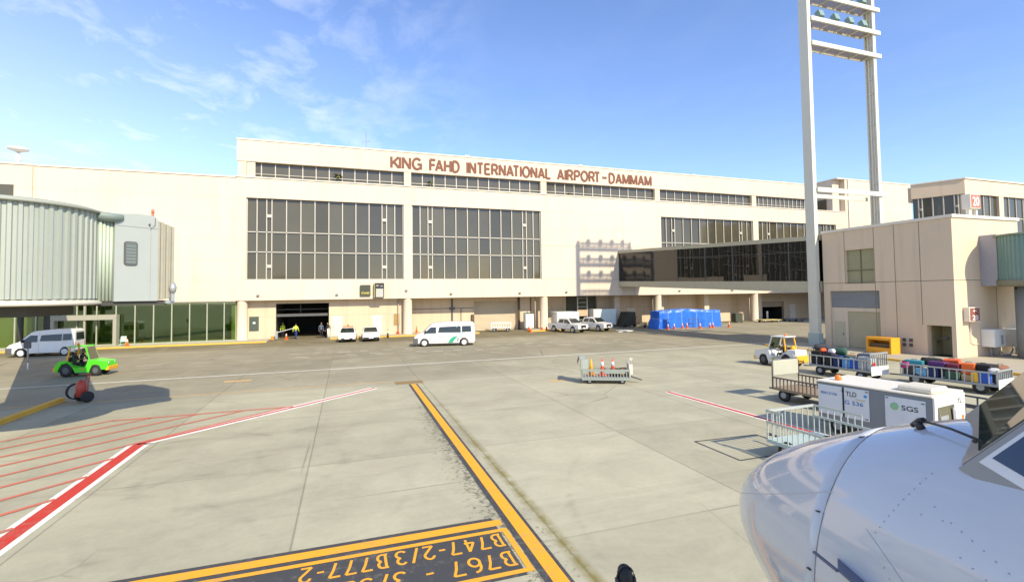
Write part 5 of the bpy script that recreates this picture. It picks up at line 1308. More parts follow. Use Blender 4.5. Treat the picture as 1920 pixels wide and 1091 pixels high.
# cart with cones and cables out on the apron
CC = thing('service_cart', 'low grey slatted cart with a tall grey end cover, alone on the open apron', 'service cart', (13.25, 23.45, 0), R(-26))
b = MB(); b.box(-1.25,1.25,-.6,.6,.28,.36); b.build('deck', M_GREY, CC)
b = MB(); b.box(-1.25,1.25,-.63,-.585,.66,.78); b.box(-1.25,1.25,-.63,-.585,.20,.28); b.box(-.1,1.0,-.632,-.584,.56,.66)
for i in range(17): x = -1.22+.1525*i; b.box(x-.022, x+.022, -.625,-.59,.28,.66)
b.box(-1.25,1.25,.585,.63,.60,.68)
for i in range(9): x = -1.22+.305*i; b.box(x-.022, x+.022, .59,.625,.36,.60)
b.build('side_rack', mat('pale green grey rack', (.26,.29,.25), .5, var=.15), CC)
b = MB(); b.box(-1.30,-1.24,-.60,.60,.28,1.30); b.box(-1.38,-1.08,-.62,.62,1.30,1.34); b.bevel(.03,2); b.box(-1.22,-.92,-.60,-.57,.79,1.299); ep = b.build('end_cover', mat('pale grey green cover', (.34,.38,.34), .5), CC)
b = MB(); b.slab([(-1.46,-.62,1.08),(-1.38,-.62,1.31),(-1.38,.62,1.31),(-1.46,.62,1.08)], (-.03,0,0)); b.build('dark_flap', M_DGREY, ep)
b = MB(); b.box(1.20,1.28,-.55,.55,.36,1.05); b.box(1.28,1.42,-.4,.1,.5,1.0); b.tube([(1.25,-.5,1.0),(1.35,-.5,1.3),(1.42,-.4,1.32)], .03); b.tube([(1.25,.4,1.0),(1.42,.4,1.28)], .03); b.build('control_panel', mat('scuffed white panel', (.55,.53,.46), .6, var=.25), CC)
b = MB(); b.bar((1.28,0,.34),(1.9,-.15,.16),.06); b.bar((1.28,.2,.34),(1.9,-.15,.16),.05); b.build('drawbar', M_DGREY, CC)
for sx in (-.85,.85):
    for sy in (-.48,.48): wheel(CC, sx, sy, .17, .12, .5, M_GREY, 1 if sy > 0 else -1)
def on_cart(lx, ly):
    c, s = math.cos(R(-26)), math.sin(R(-26)); return (13.25+c*lx-s*ly, 23.45+s*lx+c*ly)
cone('plain yellow orange cone standing in the apron service cart', (*on_cart(-.75,-.1), .365), M_ORY, .88, False)
dup(cone('reddish orange cone with grey band, middle of the apron service cart', (*on_cart(-.15,.0), .365), M_ORR, .88, True), (*on_cart(.42,.1), .365), 0, 'bright orange cone with white band, right in the apron service cart')
b = MB(); c_ = on_cart(.55,-.12)
for k in range(5):
    pts = [(.30*math.cos(a*PI/8)*(1+.08*math.sin(k*2)), .26*math.sin(a*PI/8), .06+.07*k+.03*math.sin(a+k)) for a in range(17)]; b.tube(pts, .035, 6)
o = b.build('cable_coil', M_BLACK); o.location = (*c_, .365); tag(o, 'black cable coiled in the apron service cart', 'cable')
b = MB(); b.lathe((0,0,.2), ((.18,-.1),(.2,-.1),(.2,.1),(.18,.1)), 18, 'y'); b.tube([(-.2,.12,.0),(-.2,.12,.42),(.2,.12,.42),(.2,.12,0)], .02)
o = b.build('hose_reel', mat('brown orange hose reel', (.36,.17,.05), .6)); o.location = (*on_cart(.95,-.1), .365); tag(o, 'brown orange hose reel at the right of the service cart', 'hose reel')

# ------------------------------------------------------------------ ground power unit
GP = thing('ground_power_unit', 'white and grey ground power unit lettered SGS behind the aircraft nose', 'generator', (16.6, 11.2, 0), R(-81.5))
gx, gw, gz = 1.62, .93, 1.66          # half length (local +x = near end), half width
b = MB(); b.box(-gx, gx, -gw, gw, .42, gz); b.bevel(.02,1); b.build('housing', mat('blue grey enclosure', (.18,.205,.22), .5), GP)
b = MB(); b.slab([(-gx-.04,-gw-.03,gz),(gx+.02,-gw-.03,gz),(gx+.02,gw+.03,gz),(-gx-.04,gw+.03,gz)], (0,0,.06)); b.bevel(.02,1); b.build('roof', mat('cream roof sheet', (.72,.68,.58), .5), GP)
b = MB(); b.box(gx-.95,gx-.05,-.75,.2,gz+.062,gz+.24); b.bevel(.05,1)
b.build('exhaust_box', mat('cream sheet box', (.62,.58,.47), .6), GP)
def gp_panel(x0, x1, z0, z1, name='door'):
    b = MB(); b.box(x0, x1, -gw-.022, -gw-.002, z0, z1); b.bevel(.006,1); return b.build(name, mat('white blue door', (.60,.64,.67), .4), GP)
d1 = gp_panel(-gx+.02, -gx+.80, .62, gz-.07); d2 = gp_panel(-gx+.86, -.02, .62, gz-.06); d3 = gp_panel(.42, gx-.16, .62, gz-.12)
b = MB()
for x in (-gx+.83,):
    for z in (.78,gz-.18): b.box(x-.03, x+.03, -gw-.04, -gw-.003, z-.04, z+.04)
for x, z in ((-.08,gz-.12),(-.1,.68),(-.25,.78),(.48,gz-.17),(gx-.22,gz-.2)): b.box(x-.04, x+.04, -gw-.034, -gw-.023, z-.012, z+.012)
b.box(-gx+.822,-gx+.838,-gw-.03,-gw-.003,.62,gz-.07)
b.build('latches', M_BLKPAINT, GP)
M_BLUEINK = mat('blue lettering', (.03,.13,.38), .5); M_INK = mat('black lettering', (.03,.03,.03), .5)
def gtxt(body, x, z, w, h, m, parent=GP):
    text_mesh('lettering', body, m, parent, (x, -gw-.0235, z), (1,0,0), (0,0,1), w, h, .003, .012, world=False)
gtxt('80A12/106', -gx+.12, 1.28, .52, .09, M_BLUEINK)
gtxt('TLD', -1.02+.48-.16, 1.33, .32, .15, M_INK); gtxt('G 536', -1.05+.30, 1.06, .56, .13, M_BLUEINK)
gtxt('SGS', .86, 1.18, .42, .15, M_INK)
b = MB(); b.lathe((.68,-gw-.023,1.26), ((.075,0),(.11,0),(.11,-.004),(.075,-.004)), 24, 'y'); b.build('green_ring_emblem', mat('pale green ring', (.25,.48,.26), .5), GP)
b = MB(); b.lathe((-.12,-gw-.023,1.40), ((.05,0),(.05,-.004)), 16, 'y'); b.build('blue_sticker', mat('blue sticker', (.03,.28,.60), .5), GP)
b = MB(); b.box(-gx+1.2,-gx+1.5,-gw-.027,-gw-.0235,1.24,1.27); b.build('yellow_strip', mat('olive sticker', (.5,.42,.15), .6), GP)
# near end: white frame, open control bay, sticker panel
b = MB(); b.box(gx+.003,gx+.05,-gw,-gw+.16,.42,gz); b.box(gx+.003,gx+.05,.25,gw,.42,gz); b.box(gx+.003,gx+.05,-gw+.16,.25,1.38,gz); b.build('end_frame', M_WHITE, GP)
b = MB(); b.box(gx+.002,gx+.015,-gw+.16,.25,.42,1.38); b.build('control_bay', mat('olive control bay', (.13,.12,.07), .7, var=.3), GP)
b = MB(); b.slab([(gx+.05,.30,.8),(gx+.05,.30,1.15),(gx+.05,.10,1.34),(gx+.05,.16,.8)], (.02,0,0)); b.box(gx+.016,gx+.04,-.55,-.1,.9,1.1); b.tube([(gx+.05,-.70,1.35),(gx+.07,-.55,.7)], .012, 6); b.build('control_details', M_GREY, GP)
b = MB(); b.box(gx+.052,gx+.06,.02,.42,.55,.90); b.build('white_notice', M_WHITEP, GP)
b = MB(); b.lathe((gx+.061,.24,.72), ((.12,0),(.12,.004)), 16, 'x'); b.lathe((gx+.051,.76,.95), ((.07,0),(.07,.004)), 14, 'x'); b.build('orange_sticker', M_ORANGE, GP)
text_mesh('lettering', 'TL', M_INK, GP, (gx+.052,.45,1.38), (0,1,0), (0,0,1), .26, .14, .003, .008, world=False)
b = MB(); b.lathe((-gx+.42,-.45,gz+.06), ((.06,0),(.10,.02),(.10,.14),(.05,.18)), 14); b.build('beacon', M_AMBER, GP)
b = MB(); b.box(-gx+.0,gx,-gw+.12,gw-.12,.30,.417); b.build('chassis', M_DGREY, GP)
for sx in (-1.05,1.05):
    for sy in (-.75,.75): wheel(GP, sx, sy, .27, .18, .5, M_GREY, 1 if sy > 0 else -1)

# ------------------------------------------------------------------ small street things
XB = thing('equipment_bin', 'open fronted orange bin against the gate building wall', 'bin', (37.6, 25.4, .14), R(90))
b = MB(); b.box(-.9,.9,-.5,.5,0,.12); b.box(-.9,.9,-.5,.5,.95,1.15); b.box(-.9,-.78,-.5,.5,.12,.95); b.box(.78,.9,-.5,.5,.12,.95); b.box(-.78,.78,-.5,-.42,.12,.95); b.box(-.78,.78,.44,.5,.12,.42)
b.bevel(.015,1); b.build('shell', mat('orange yellow sheet', (.82,.36,.02), .5, var=.1), XB)
b = MB(); b.box(-.77,.77,-.41,.3,.123,.7); b.build('contents', mat('brown rope heap', (.14,.09,.04), .9, var=.3), XB)
FX = thing('wheeled_extinguisher', 'red wheeled fire extinguisher with black hose at the end of the yellow kerb', 'fire extinguisher', (-11.75, 28.3, 0), R(-48))
b = MB(); b.lathe((0,0,.25), ((.10,0),(.20,.04),(.20,.62),(.12,.74),(.05,.80)), 18); b.build('cylinder', M_RED, FX)
b = MB()
for s in (-1,1): b.tube([(.16*s,.18,.2),(.16*s,.2,.9),(.14*s,.28,1.28),(.0,.30,1.32)], .025, 8)
b.box(-.3,.3,.1,.16,.22,.28); b.build('handle_frame', M_RED, FX)
for s in (-1,1): wheel(FX, .33*s, .12, .26, .09, .4, M_RED, s).rotation_euler = (0,0,PI/2)
b = MB()
for k in range(5):
    b.tube([(-.28-.03*k+.0,-.12+.30*math.cos(a*PI/9), .50+.34*math.sin(a*PI/9)) for a in range(19)], .035, 6)
b.build('hose', M_BLACK, FX)
PO = thing('marker_post', 'thin weathered post standing on the road at far left', 'post', (-20.6, 42.4, 0))
b = MB(); b.tube([(0,0,0),(0,0,.55)], .04); b.build('white_foot', M_WHITEP, PO)
b = MB(); b.tube([(0,0,.55),(-.02,0,1.55)], .05); b.build('shaft', mat('faded beige post', (.38,.34,.27), .8), PO)
b = MB(); b.box(-.25,.16,-.05,.05,1.50,1.95); b.bevel(.03,1); b.build('head', M_DGREY, PO)
CH = thing('plastic_chair', 'pale green plastic chair on the pavement before the glazing', 'chair', (-21.0, 58.6, .14), R(15))
M_CH = mat('pale green plastic', (.42,.56,.44), .5)
b = MB(); b.box(-.24,.24,-.24,.24,.42,.46); b.bevel(.01,1); b.build('seat', M_CH, CH)
b = MB(); b.slab([(-.24,.22,.46),(.24,.22,.46),(.22,.30,.95),(-.22,.30,.95)], (0,.03,0)); b.build('backrest', M_CH, CH)
for x in (-.2,.2):
    for y in (-.2,.2): b = MB(); b.tube([(x,y,.42),(x*1.15,y*1.15,0)], .025, 6); b.build('leg', M_CH, CH)
    b = MB(); b.bar((x*1.2,-.2,.64),(x*1.2,.26,.66),.04); b.bar((x*1.2,-.2,.44),(x*1.2,-.2,.66),.035); b.build('armrest', M_CH, CH)
BP = thing('bollard', 'white bollard post at the right edge of the loading doorway', 'bollard', (-1.95, 60.4, 0))
b = MB(); b.lathe((0,0,0), ((.13,0),(.13,1.05),(.06,1.1)), 14); b.build('post', M_WHITEP, BP)
BR = thing('barrier_boom', 'thin boom barrier across the left of the loading doorway', 'barrier', (-7.35, 60.2, 0))
b = MB(); b.box(-.12,.12,-.12,.12,.14,1.0); b.build('pedestal', M_GREY, BR)
b = MB(); b.bar((0,-.15,.85),(2.0,-.15,1.35),.05); b.build('boom', M_WHITEP, BR)
SG = thing('wall_sign', 'dark notice board on the wall left of the loading doorway', 'sign', (-9.75, 61.08, 1.05))
b = MB(); b.box(-.48,.48,-.05,.015,0,1.6); b.bevel(.01,1); b.build('board', mat('dark green board', (.06,.08,.06), .5), SG)
b = MB(); b.box(-.12,.14,-.06,-.052,.80,1.0); b.build('notice', M_WHITEP, SG)
S1 = thing('stand_sign', 'dark square stand sign with yellow lettering on the lower fascia', 'sign', (2.15, 59.9, 4.85))
b = MB(); b.box(-.58,.58,-.2,.098,0,1.25); b.bevel(.02,1); b.build('casing', mat('olive black casing', (.05,.055,.035), .5), S1)
text_mesh('lettering', 'STAND', mat('yellow lettering', (.75,.60,.06), .5), S1, (0,-.205,.18), (1,0,0), (0,0,1), .9, .24, .006, .01, world=False, align='CENTER')
S2 = thing('docking_display', 'tall black docking display with pale lower panel on the fascia', 'display', (3.75, 59.85, 4.6))
b = MB(); b.box(-.52,.52,-.35,.148,0,1.72); b.bevel(.02,1); b.build('casing', mat('black display casing', (.025,.025,.02), .4), S2)
b = MB(); b.box(-.42,.42,-.362,-.352,.06,1.05); b.build('pale_panel', mat('pale grey panel', (.42,.42,.36), .5), S2)
b = MB(); b.box(-.4,-.1,-.36,-.352,1.35,1.48); b.box(.1,.35,-.36,-.352,1.3,1.42); b.build('lamp_window', M_GREY, S2)
b = MB(); b.box(-.63,-.525,-.3,.148,.02,1.7); b.build('side_flange', mat('olive yellow flange', (.30,.28,.05), .5), S2)
# roof things
AN = thing('roof_antenna', 'thin branching antenna on the terminal roof above the lettering', 'antenna', (2.3, 61, 22.42))
b = MB(); b.tube([(0,0,0),(0,0,2.3)], .035, 6); b.bar((-.6,0,1.0),(.5,0,1.15),.04); b.bar((-.35,0,.8),(-.1,0,1.5),.03); b.bar((.3,0,1.3),(0,0,.9),.03); b.build('mast', mat('grey antenna', (.22,.24,.26), .5), AN)
RM = thing('roof_camera_post', 'white round topped post on the left wing roof', 'roof fitting', (-30.6, 60.6, 18.16))
b = MB(); b.lathe((0,0,0), ((.22,0),(.2,1.0),(.12,1.1),(.12,1.25)), 16); b.build('post', M_WHITEP, RM)
b = MB(); b.lathe((0,0,1.25), ((.3,0),(.78,.18),(.8,.38),(.5,.42)), 24); b.build('dish', M_WHITEP, RM)
def palm(label, loc, h, n):
    t = thing('potted_palm', label, 'plant', loc, 0, 'palms on the clerestory terrace')
    b = MB(); b.tube([(0,0,0),(.04,0,h*.45)], .07, 8, .05); b.build('trunk', mat('palm trunk', (.20,.15,.08), .9), t)
    b = MB(); rr_ = random.Random(n)
    for k in range(n):
        a = rr_.uniform(0,2*PI); l = rr_.uniform(.5,.85)*h*.62; up = rr_.uniform(.3,1.1)
        base = Vector((.04,0,h*.45)); prev = None
        for i in range(5):
            t_ = i/4; p = base+Vector((math.cos(a)*l*t_, math.sin(a)*l*t_, l*(up*t_-.9*t_*t_)))
            w_ = .11*math.sin(PI*min(1,t_+.15))+.01; s_ = Vector((-math.sin(a),math.cos(a),.15))*w_
            if prev: b.poly([prev[0], prev[1], p+s_, p-s_])
            prev = (p-s_, p+s_)
    b.build('fronds', mat('olive palm fronds', (.13,.14,.035), .7, var=.3), t)
palm('olive green palm on the clerestory ledge left of the roof lettering', (-.9, 60.28, 18.2), 1.5, 26)
palm('slim palm on the clerestory ledge under the first word of the lettering', (9.9, 60.28, 18.2), 1.25, 18)
palm('small dark shrub on the clerestory ledge below the airport word', (25.9+3.2, 60.28, 18.2), .8, 12)

# sheltered ground floor contents
def panel_box(label, name, cat, x0, x1, y0, y1, z0, z1, m, wheels=True):
    t = thing(name, label, cat, ((x0+x1)/2, (y0+y1)/2, 0))
    b = MB(); b.box(x0, x1, y0, y1, z0, z1); b.bevel(.03,1); b.build('body', m, t, True)
    b = MB(); b.box(x0+.08, x1-.08, y0-.02, y0-.003, z0+.1, z1-.1); b.box(x0,x1,y0-.015,y0-.003,z1-.06,z1); b.build('door_panel', mat('faint green white sheet', (.60,.66,.60), .5), t, True)
    b = MB()
    for x in (x0+.3, x1-.3): b.tube([(x,y0+.15,0),(x,y0+.15,z0)], .06, 8); b.tube([(x,y1-.15,0),(x,y1-.15,z0)], .06, 8)
    b.build('leg', M_DGREY, t, True)
    return t
panel_box('white cabin unit behind the first pickup right of the column', 'storage_unit', 'storage unit', 26.6, 29.9, 59.6, 61.6, .35, 2.35, M_WHITEP)
panel_box('white cabin unit behind the second pickup in front of dark shutters', 'storage_unit', 'storage unit', 32.7, 36.3, 60.8, 62.6, .35, 2.55, M_WHITEP)
panel_box('narrow white cabinet left of the green door near the column', 'storage_unit', 'storage unit', 22.45, 23.6, 60.4, 61.2, .3, 2.15, M_WHITEP)
LD = thing('work_platform', 'tall pale frame ladder standing between the two white cabin units', 'ladder', (31.6, 62.0, 0))
b = MB()
for x in (-.75,.75): b.bar((x,0,0),(x,0,4.3),.12)
for k in range(7): b.bar((-.75,0,.5+.6*k),(.75,0,.5+.6*k),.06)
b.build('frame', mat('pale beige frame', (.50,.47,.38), .6), LD)
b = MB(); b.box(-.7,.7,-.06,.06,1.6,2.5); b.build('notice_panel', mat('peach panel', (.55,.38,.24), .6), LD)
RPM = thing('loading_ramp', 'dark brown tilted loading ramp in the shade of the bridge', 'ramp', (37.6, 60.2, 0))
b = MB(); b.slab([(-1.1,-.8,.15),(1.2,-.8,.15),(.9,-.8,2.1),(-.3,-.8,2.1)], (0,1.8,0)); b.build('body', mat('dark olive canvas', (.055,.05,.03), .8), RPM)
for x in (-.7,.8): wheel(RPM, x, -.7, .28, .16, .5, M_DGREY, -1)
b = MB(); b.bar((1.0,-.6,.4),(2.0,-.6,1.1),.08); b.bar((1.3,.2,.3),(1.9,.2,1.4),.08); b.bar((1.2,-.6,.3),(2.2,.2,.3),.08); b.build('struts', mat('brown struts', (.10,.07,.04), .8), RPM)
YW = thing('tow_bar', 'low pale yellow tow bar unit lying left of the blue tarp', 'tow bar', (39.6, 57.9, 0))
b = MB(); b.box(-1.2,1.1,-.35,.35,.30,.72); b.bevel(.1,2); b.build('body', mat('pale yellow paint', (.72,.55,.24), .5), YW)
b = MB(); b.bar((1.0,0,.5),(2.2,-.1,.45),.1); b.bar((.4,0,.7),(.4,0,1.5),.07); b.build('bar', M_WHITEP, YW)
for x in (-.8,.7): wheel(YW, x, -.36, .22, .12, .5, M_DGREY, -1)
# blue tarpaulin pile: draped height field with folds
def tarp(name, label, loc, rz, Lx, Ly, H, seed, group):
    b = MB(); rr_ = random.Random(seed); nx, ny = 56, 26
    ph = [rr_.uniform(0,6.28) for _ in range(12)]
    V = []
    for i in range(nx+1):
        row = []
        for j in range(ny+1):
            u, v = i/nx, j/ny
            x, y = (u-.5)*Lx, (v-.5)*Ly
            e = min(u*Lx, (1-u)*Lx, v*Ly, (1-v)*Ly)
            h = H*min(1, (e/.16)**.35 if e > 0 else 0)
            h *= 1-.045*math.sin(u*7+ph[0])-.012*math.sin(u*23+ph[1])
            f = .010*math.sin(u*60+v*8+ph[2])+.014*math.sin(u*38-v*14+ph[3])+.012*math.sin((u+v)*47+ph[4])
            k = max(0, 1-e/.5)
            yy = y-(.035*k*math.sin(u*52+v*20+ph[5])+.10*k*math.sin(u*11+ph[6])+.06*k*math.sin(u*29-v*30+ph[8]))*(1 if v < .5 else -1)
            row.append(b.bm.verts.new((x+.05*k*math.sin(v*30+ph[7]), yy, max(0, h+f*H*.7) if e > 0 else 0)))
        V.append(row)
    for i in range(nx):
        for j in range(ny): b.bm.faces.new((V[i][j], V[i+1][j], V[i+1][j+1], V[i][j+1]))
    rb = MB()
    for i in ((8,20,33,47) if Lx > 5 else (14,40)): rb.tube([V[i][j].co+Vector((0,0,.02)) for j in range(ny+1)], .022, 6)
    o = b.build(name, mat('blue tarpaulin', (.012,.14,.60), .42, var=.26, scale=2), None, smooth=False)
    rb.build_each('rope', mat('pale rope', (.45,.47,.48), .8), o)
    o.location = loc; o.rotation_euler = (0,0,rz); return tag(o, label, 'tarpaulin', group)
tarp('tarpaulin', 'large blue tarpaulin draped over stored goods under the terminal', (44.6, 56.4, 0), R(-6), 9.6, 2.8, 2.35, 4, 'blue tarpaulins')
tarp('tarpaulin', 'small low blue tarpaulin heap at the left of the large one', (39.6, 55.2, 0), R(-6), 2.6, 1.7, 1.25, 9, 'blue tarpaulins')
b = MB(); b.box(-.02,.02,-.02,.02,0,1.2); b.box(-.8,.8,-.03,.03,1.18,1.24); b.box(-.8,-.76,-.03,.03,0,1.18); b.box(.76,.8,-.03,.03,0,1.18); b.box(-.8,.8,-.03,.03,.6,.64)
o = b.build('trestle_stand', M_DGREY); o.location = (44.2, 54.2, 0); tag(o, 'dark trestle stand leaning before the fold of the large tarp', 'trestle')
# low flat dollies and clutter by the black opening at far right
def dolly(label, loc, rz, m):
    t = thing('flat_dolly', label, 'dolly', loc, rz, 'low dollies by the black opening')
    b = MB(); b.box(-1.6,1.6,-.8,.8,.30,.42); b.build('deck', m, t)
    b = MB(); b.bar((1.6,0,.34),(2.6,0,.2),.08); b.build('drawbar', M_DGREY, t)
    for sx in (-1.1,1.1):
        for sy in (-.65,.65): wheel(t, sx, sy, .2, .14, .5, M_GREY, 1 if sy > 0 else -1)
    return t
dolly('low dolly with yellowish deck left of the black opening', (61.8, 58.6, 0), R(-10), mat('yellowish deck', (.48,.40,.16), .7))
dolly('low dolly with dark deck right in front of the black opening', (66.6, 58.4, 0), R(-6), mat('dark dolly deck', (.12,.12,.11), .7))
for lab, x in (('white marker post at the left of the black opening', 64.6), ('short white marker post left of the first dolly load', 61.6)):
    t = thing('bollard', lab, 'bollard', (x, 61.5, 0)); b = MB(); b.lathe((0,0,0), ((.14,0),(.14,1.5),(.06,1.56)), 12); b.build('post', M_WHITEP, t)
BN = thing('waste_bin', 'dark waste bin in the shade left of the last visible column', 'bin', (57.0, 60.0, 0))
b = MB(); b.box(-.7,.7,-.5,.5,.12,1.35); b.bevel(.05,1); b.build('body', mat('dark green bin', (.05,.06,.035), .6), BN)
b = MB(); b.slab([(-.74,-.54,1.35),(.74,-.54,1.35),(.74,.54,1.5),(-.74,.54,1.5)], (0,0,.05)); b.build('lid', M_DGREY, BN)
b = MB()
for x in (-.5,.5): b.lathe((x,-.4,.08), ((.08,-.04),(.08,.04)), 10, 'x')
b.build('castors', M_BLACK, BN)
# hose on the ground beside the second pickup
b = MB(); b.tube([(32.3,54.2,.05),(33.6,53.9,.05),(34.2,53.2,.05),(33.2,52.4,.05),(31.4,52.2,.05)], .05, 8)
tag(b.build('ground_hose', M_WHITEP), 'pale hose curving on the ground beside the second pickup', 'hose')

# ------------------------------------------------------------------ aircraft nose
AX, AY, AZ = 3.478, 3.592, 2.926
def lin(tab, s):
    for (a, va), (c, vc) in zip(tab, tab[1:]):
        if s <= c: return va+(vc-va)*(s-a)/(c-a)
    return tab[-1][1]
def n_top(s):
    t0 = .843*max(s, 1e-4)**.51
    if s <= 1.65: return t0
    base = .843*1.65**.51
    return lin(((1.65,base),(2.0,base+.10),(2.6,base+.28),(3.3,base+.70),(4.0,base+1.08),(4.8,base+1.32),(6,base+1.42),(40,base+1.44)), s)
def n_bot(s): return min(.833*max(s, 1e-4)**.628, lin(((0,0.9),(1.5,1.3),(3,1.55),(6,1.66),(40,1.68)), s))
def n_hw(s): return min(.656*max(s, 1e-4)**.516, 3) if s < 1.9 else lin(((1.9,.656*1.9**.516),(2.6,1.12),(3.4,1.38),(4.4,1.64),(5.6,1.84),(7.5,1.97),(40,1.98)), s)
def npt(s, th, off=0.0):
    """surface point s metres behind the tip at angle th (90 = crown, 180 = port side)"""
    w, c_, si = n_hw(s), math.cos(R(th)), math.sin(R(th)); h = n_top(s) if si > 0 else n_bot(s)
    p = Vector((AX+w*c_, AY-s, AZ+h*si))
    if off:
        e = .01
        pa = npt(s, th+.5); pb = npt(s+e, th); n = (pa-p).cross(pb-p).normalized()
        if n.dot(p-Vector((AX, AY-s-.8, AZ))) < 0: n = -n
        p = p+n*off
    return p
AC = thing('passenger_aircraft', 'white nose of a parked passenger aircraft with cockpit windows', 'aircraft', (AX, AY-3, 0))
def nose_mat():
    m, nt, b = new_mat('glossy white aircraft paint')
    P = pos(nt)
    n1_ = noise(nt, P, 1.3, 5, .6); n2_ = noise(nt, scaled(nt, P, (6, .8, 3)), 1.0, 5, .7)
    f = math_n(nt, 'MULTIPLY_ADD', n1_, .10, .95)
    f = math_n(nt, 'MULTIPLY', f, math_n(nt, 'MULTIPLY_ADD', ramp(nt, n2_, .55, .8), -.06, 1.0))
    nt.links.new(mixc(nt, 1.0, (.575,.588,.588), nd(nt, 'ShaderNodeCombineXYZ', i_0=f, i_1=f, i_2=f).outputs[0], 'MULTIPLY'), b.inputs['Base Color'])
    b.inputs['Roughness'].default_value = .10; b.inputs['Coat Weight'].default_value = .55; b.inputs['Coat Roughness'].default_value = .02
    bp = nd(nt, 'ShaderNodeBump', i_Strength=.08, i_Distance=.05, i_Height=noise(nt, P, 1.1, 2)); nt.links.new(bp.outputs[0], b.inputs['Normal'])
    return m
M_NOSE = nose_mat()
def hull(name, s0, s1, ns, parent, power=1.0, rivets=False):
    b = MB(); rings = []; K = 72
    for i in range(ns+1):
        s = s0+(s1-s0)*(i/ns)**power
        rings.append([b.bm.verts.new(npt(max(s,.0006), 360*k/K)) for k in range(K)])
    for i in range(ns):
        for k in range(K): b.bm.faces.new((rings[i][k], rings[i][(k+1)%K], rings[i+1][(k+1)%K], rings[i+1][k]))
    if s0 < .01: b.bm.faces.new(rings[0][::-1])
    else: b.bm.faces.new(rings[0][::-1])
    b.bm.faces.new(rings[-1])
    if rivets:
        b.mi = 1
        def rivet(s, t): b.tube([npt(s, t, .0005), npt(s, t, .0030)], .0030, 6)
        for k in range(12): rivet(1.66+.016*k, 150-2.0*k)
        for k in range(9): rivet(2.02+.055*k, 141+1.3*k)
        for k in range(7): rivet(2.10+.06*k, 148+1.2*k)
        for s_, t_ in ((1.92,138),(1.98,141),(1.87,141),(1.75,158),(1.79,160)): rivet(s_, t_)
    return b.build(name, [M_NOSE, mat('dull rivet', (.34,.36,.40), .4)], parent, True, smooth=True)
hull('radome', 0, 1.272, 26, AC, 2.0)
hull('fuselage', 1.280, 17, 90, AC, 1.6, True)
b = MB(); b.tube([npt(1.276, 5*k, -.006) for k in range(73)], .0065, 6); b.build('radome_seam', mat('grey seam sealant', (.16,.17,.19), .6), AC, True)
b = MB()
for th in (108, 150, 172): b.bar(npt(1.22, th, .003), npt(1.25, th, .003), .02, .006)
b.build('radome_latch', M_BLKPAINT, AC, True)
b = MB()
for th in (140,): b.tube([npt(.15+.06*k, th+18-.9*k, .001) for k in range(20)], .0025, 5)
b.build('lightning_strip', mat('pale strip', (.58,.58,.55), .5), AC, True)
def patch(corners, off, name, m, parent, n=12, th_=.006):
    """panel lying on the hull: corners (s, angle) in order, bilinear"""
    (a, b_, c, d) = corners; bb = MB(); V = []
    for i in range(n+1):
        row = []
        for j in range(n+1):
            u, v = i/n, j/n
            s = (a[0]*(1-u)+b_[0]*u)*(1-v)+(d[0]*(1-u)+c[0]*u)*v; t = (a[1]*(1-u)+b_[1]*u)*(1-v)+(d[1]*(1-u)+c[1]*u)*v
            row.append((npt(s, t, off), npt(s, t, off-th_)))
        V.append(row)
    up = [[bb.bm.verts.new(p[0]) for p in r] for r in V]; lo = [[bb.bm.verts.new(p[1]) for p in r] for r in V]
    for i in range(n):
        for j in range(n):
            bb.bm.faces.new((up[i][j], up[i+1][j], up[i+1][j+1], up[i][j+1])); bb.bm.faces.new((lo[i][j+1], lo[i+1][j+1], lo[i+1][j], lo[i][j]))
    for i in range(n):
        for j in (0, n): bb.bm.faces.new((up[i][j], lo[i][j], lo[i+1][j], up[i+1][j])); bb.bm.faces.new((up[j][i], up[j][i+1], lo[j][i+1], lo[j][i]))
    o = bb.build(name, m, parent, True)
    return o
M_FRAME = mat('taupe window frame', (.27,.275,.265), .35, .3)
M_FRAMEL = mat('bright window trim', (.62,.63,.62), .3, .4)
M_COCK = glass_mat('cockpit glass', (.02,.035,.03), .03, 1.7)
M_COCKB = glass_mat('blue cockpit side glass', (.004,.022,.06), .04, 1.6)
gA, gB, gC = Vector((AX,1.89,4.045)), Vector((2.94,1.62,3.905)), Vector((2.52,.62,3.70))
gA2, gB2, gC2 = Vector((AX,1.00,5.00)), Vector((3.02,.80,4.82)), Vector((2.66,.20,4.62))
gD, gD2 = Vector((2.05,-.9,3.6)), Vector((2.55,-.9,4.9)); gT = Vector((AX,-.9,5.30))
MR = lambda v: Vector((2*AX-v.x, v.y, v.z))
b = MB()
for v in (gA,gB,gC,gA2,gB2,gC2,gD,gD2,gT): b.bm.verts.new(v)
for v in (gB,gC,gB2,gC2,gD,gD2): b.bm.verts.new(MR(v))
for v in ((AX,1.5,3.5),(AX,-.9,3.5)): b.bm.verts.new(v)
bmesh.ops.convex_hull(b.bm, input=b.bm.verts[:]); b.bevel(.018, 2)
b.build('cockpit_shell', M_NOSE, AC, True)
def quad_panel(name, m, parent, P, inset, off, th_=.01):
    """flat plate on a facet, inset along its edges (u0,u1,v0,v1 fractions)"""
    a, b_, c, d = P; u0, u1, v0, v1 = inset
    f = lambda u, v: a.lerp(b_, u).lerp(d.lerp(c, u), v)
    n = (b_-a).cross(d-a).normalized()
    if n.z < 0: n = -n
    pts = [f(u0,v0)+n*off, f(u1,v0)+n*off, f(u1,v1)+n*off, f(u0,v1)+n*off]
    bb = MB(); bb.slab(pts, -n*th_); return bb.build(name, m, parent, True)
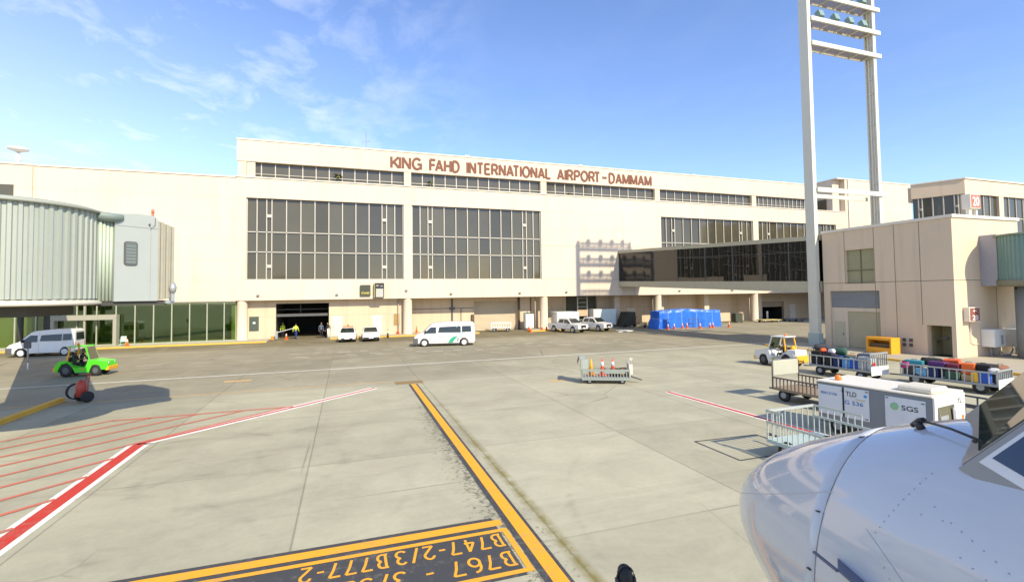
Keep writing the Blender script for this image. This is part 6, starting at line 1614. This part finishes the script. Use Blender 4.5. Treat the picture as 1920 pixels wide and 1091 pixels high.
for sgn in (0, 1):
    mr = (lambda v: v) if sgn == 0 else MR
    F1 = [mr(v) for v in (gA,gB,gB2,gA2)]; F2 = [mr(v) for v in (gB,gC,gC2,gB2)]
    fr = quad_panel('front_windscreen', M_FRAME, AC, F1, (.01,.99,.0,.98), .008); quad_panel('pane', M_COCK, fr, F1, (.05,.955,.085,.94), .013)
    fr = quad_panel('side_window', M_FRAME, AC, F2, (.0,.99,-.02,.97), .010)
    quad_panel('trim', M_FRAMEL, fr, F2, (.035,.95,.055,.95), .015); quad_panel('pane', M_COCKB, fr, F2, (.06,.93,.10,.91), .020)
# wiper, pitot probe, rivets
b = MB(); p0 = npt(1.57, 103, .02); p1 = npt(1.84, 112, .06); p2 = npt(2.12, 119, .03)
b.tube([npt(1.52, 102, .015), p0+Vector((0,0,.025)), npt(1.62,104,.05)], .016, 8); b.tube([p0+Vector((0,0,.03)), p1, p2], .0075, 8); b.tube([npt(1.95,115,.022), npt(2.35,121,.022)], .008, 6); b.tube([npt(1.58,104,-.01), npt(1.58,104,.04)], .022, 10)
b.build('wiper', M_BLKPAINT, AC, True)
b = MB()
for (s0_, t0_, s1_, t1_) in ((1.60,150,2.3,174),(2.3,174,2.95,166),(2.95,166,2.35,143)): b.tube([npt(s0_+(s1_-s0_)*q/10, t0_+(t1_-t0_)*q/10, .0) for q in range(11)], .0022, 5)
b.tube([npt(2.45, 60+6*q, .0) for q in range(28)], .002, 5)
b.build('skin_seams', mat('skin seam', (.36,.38,.41), .6), AC, True)
b = MB(); a0, a1 = npt(1.42, 163, .0), npt(1.72, 165, .0)
na = (npt(1.55,164,.1)-npt(1.55,164)).normalized()
b.slab([npt(1.45,163,0), npt(1.72,165.5,0), npt(1.76,165.5,0)+na*.10, npt(1.58,164,0)+na*.10], (0,0,.012)); b.bar(npt(1.58,164,0)+na*.10, npt(1.40,162.6,0)+na*.11, .016, .012); b.build('pitot_probe', mat('violet grey probe', (.13,.13,.18), .4), AC, True)
b = MB(); b.tube([(AX,AY-5,0.1),(AX,AY-5,1.8)], .12); b.build('nose_gear_leg', M_GALV, AC, True)
b = MB()
for s in (-.25,.25): b.lathe((AX+s,AY-5,.38), ((.2,-.1),(.38,-.08),(.38,.08),(.2,.1)), 20, 'x')
b.build('nose_wheel', M_BLACK, AC, True)
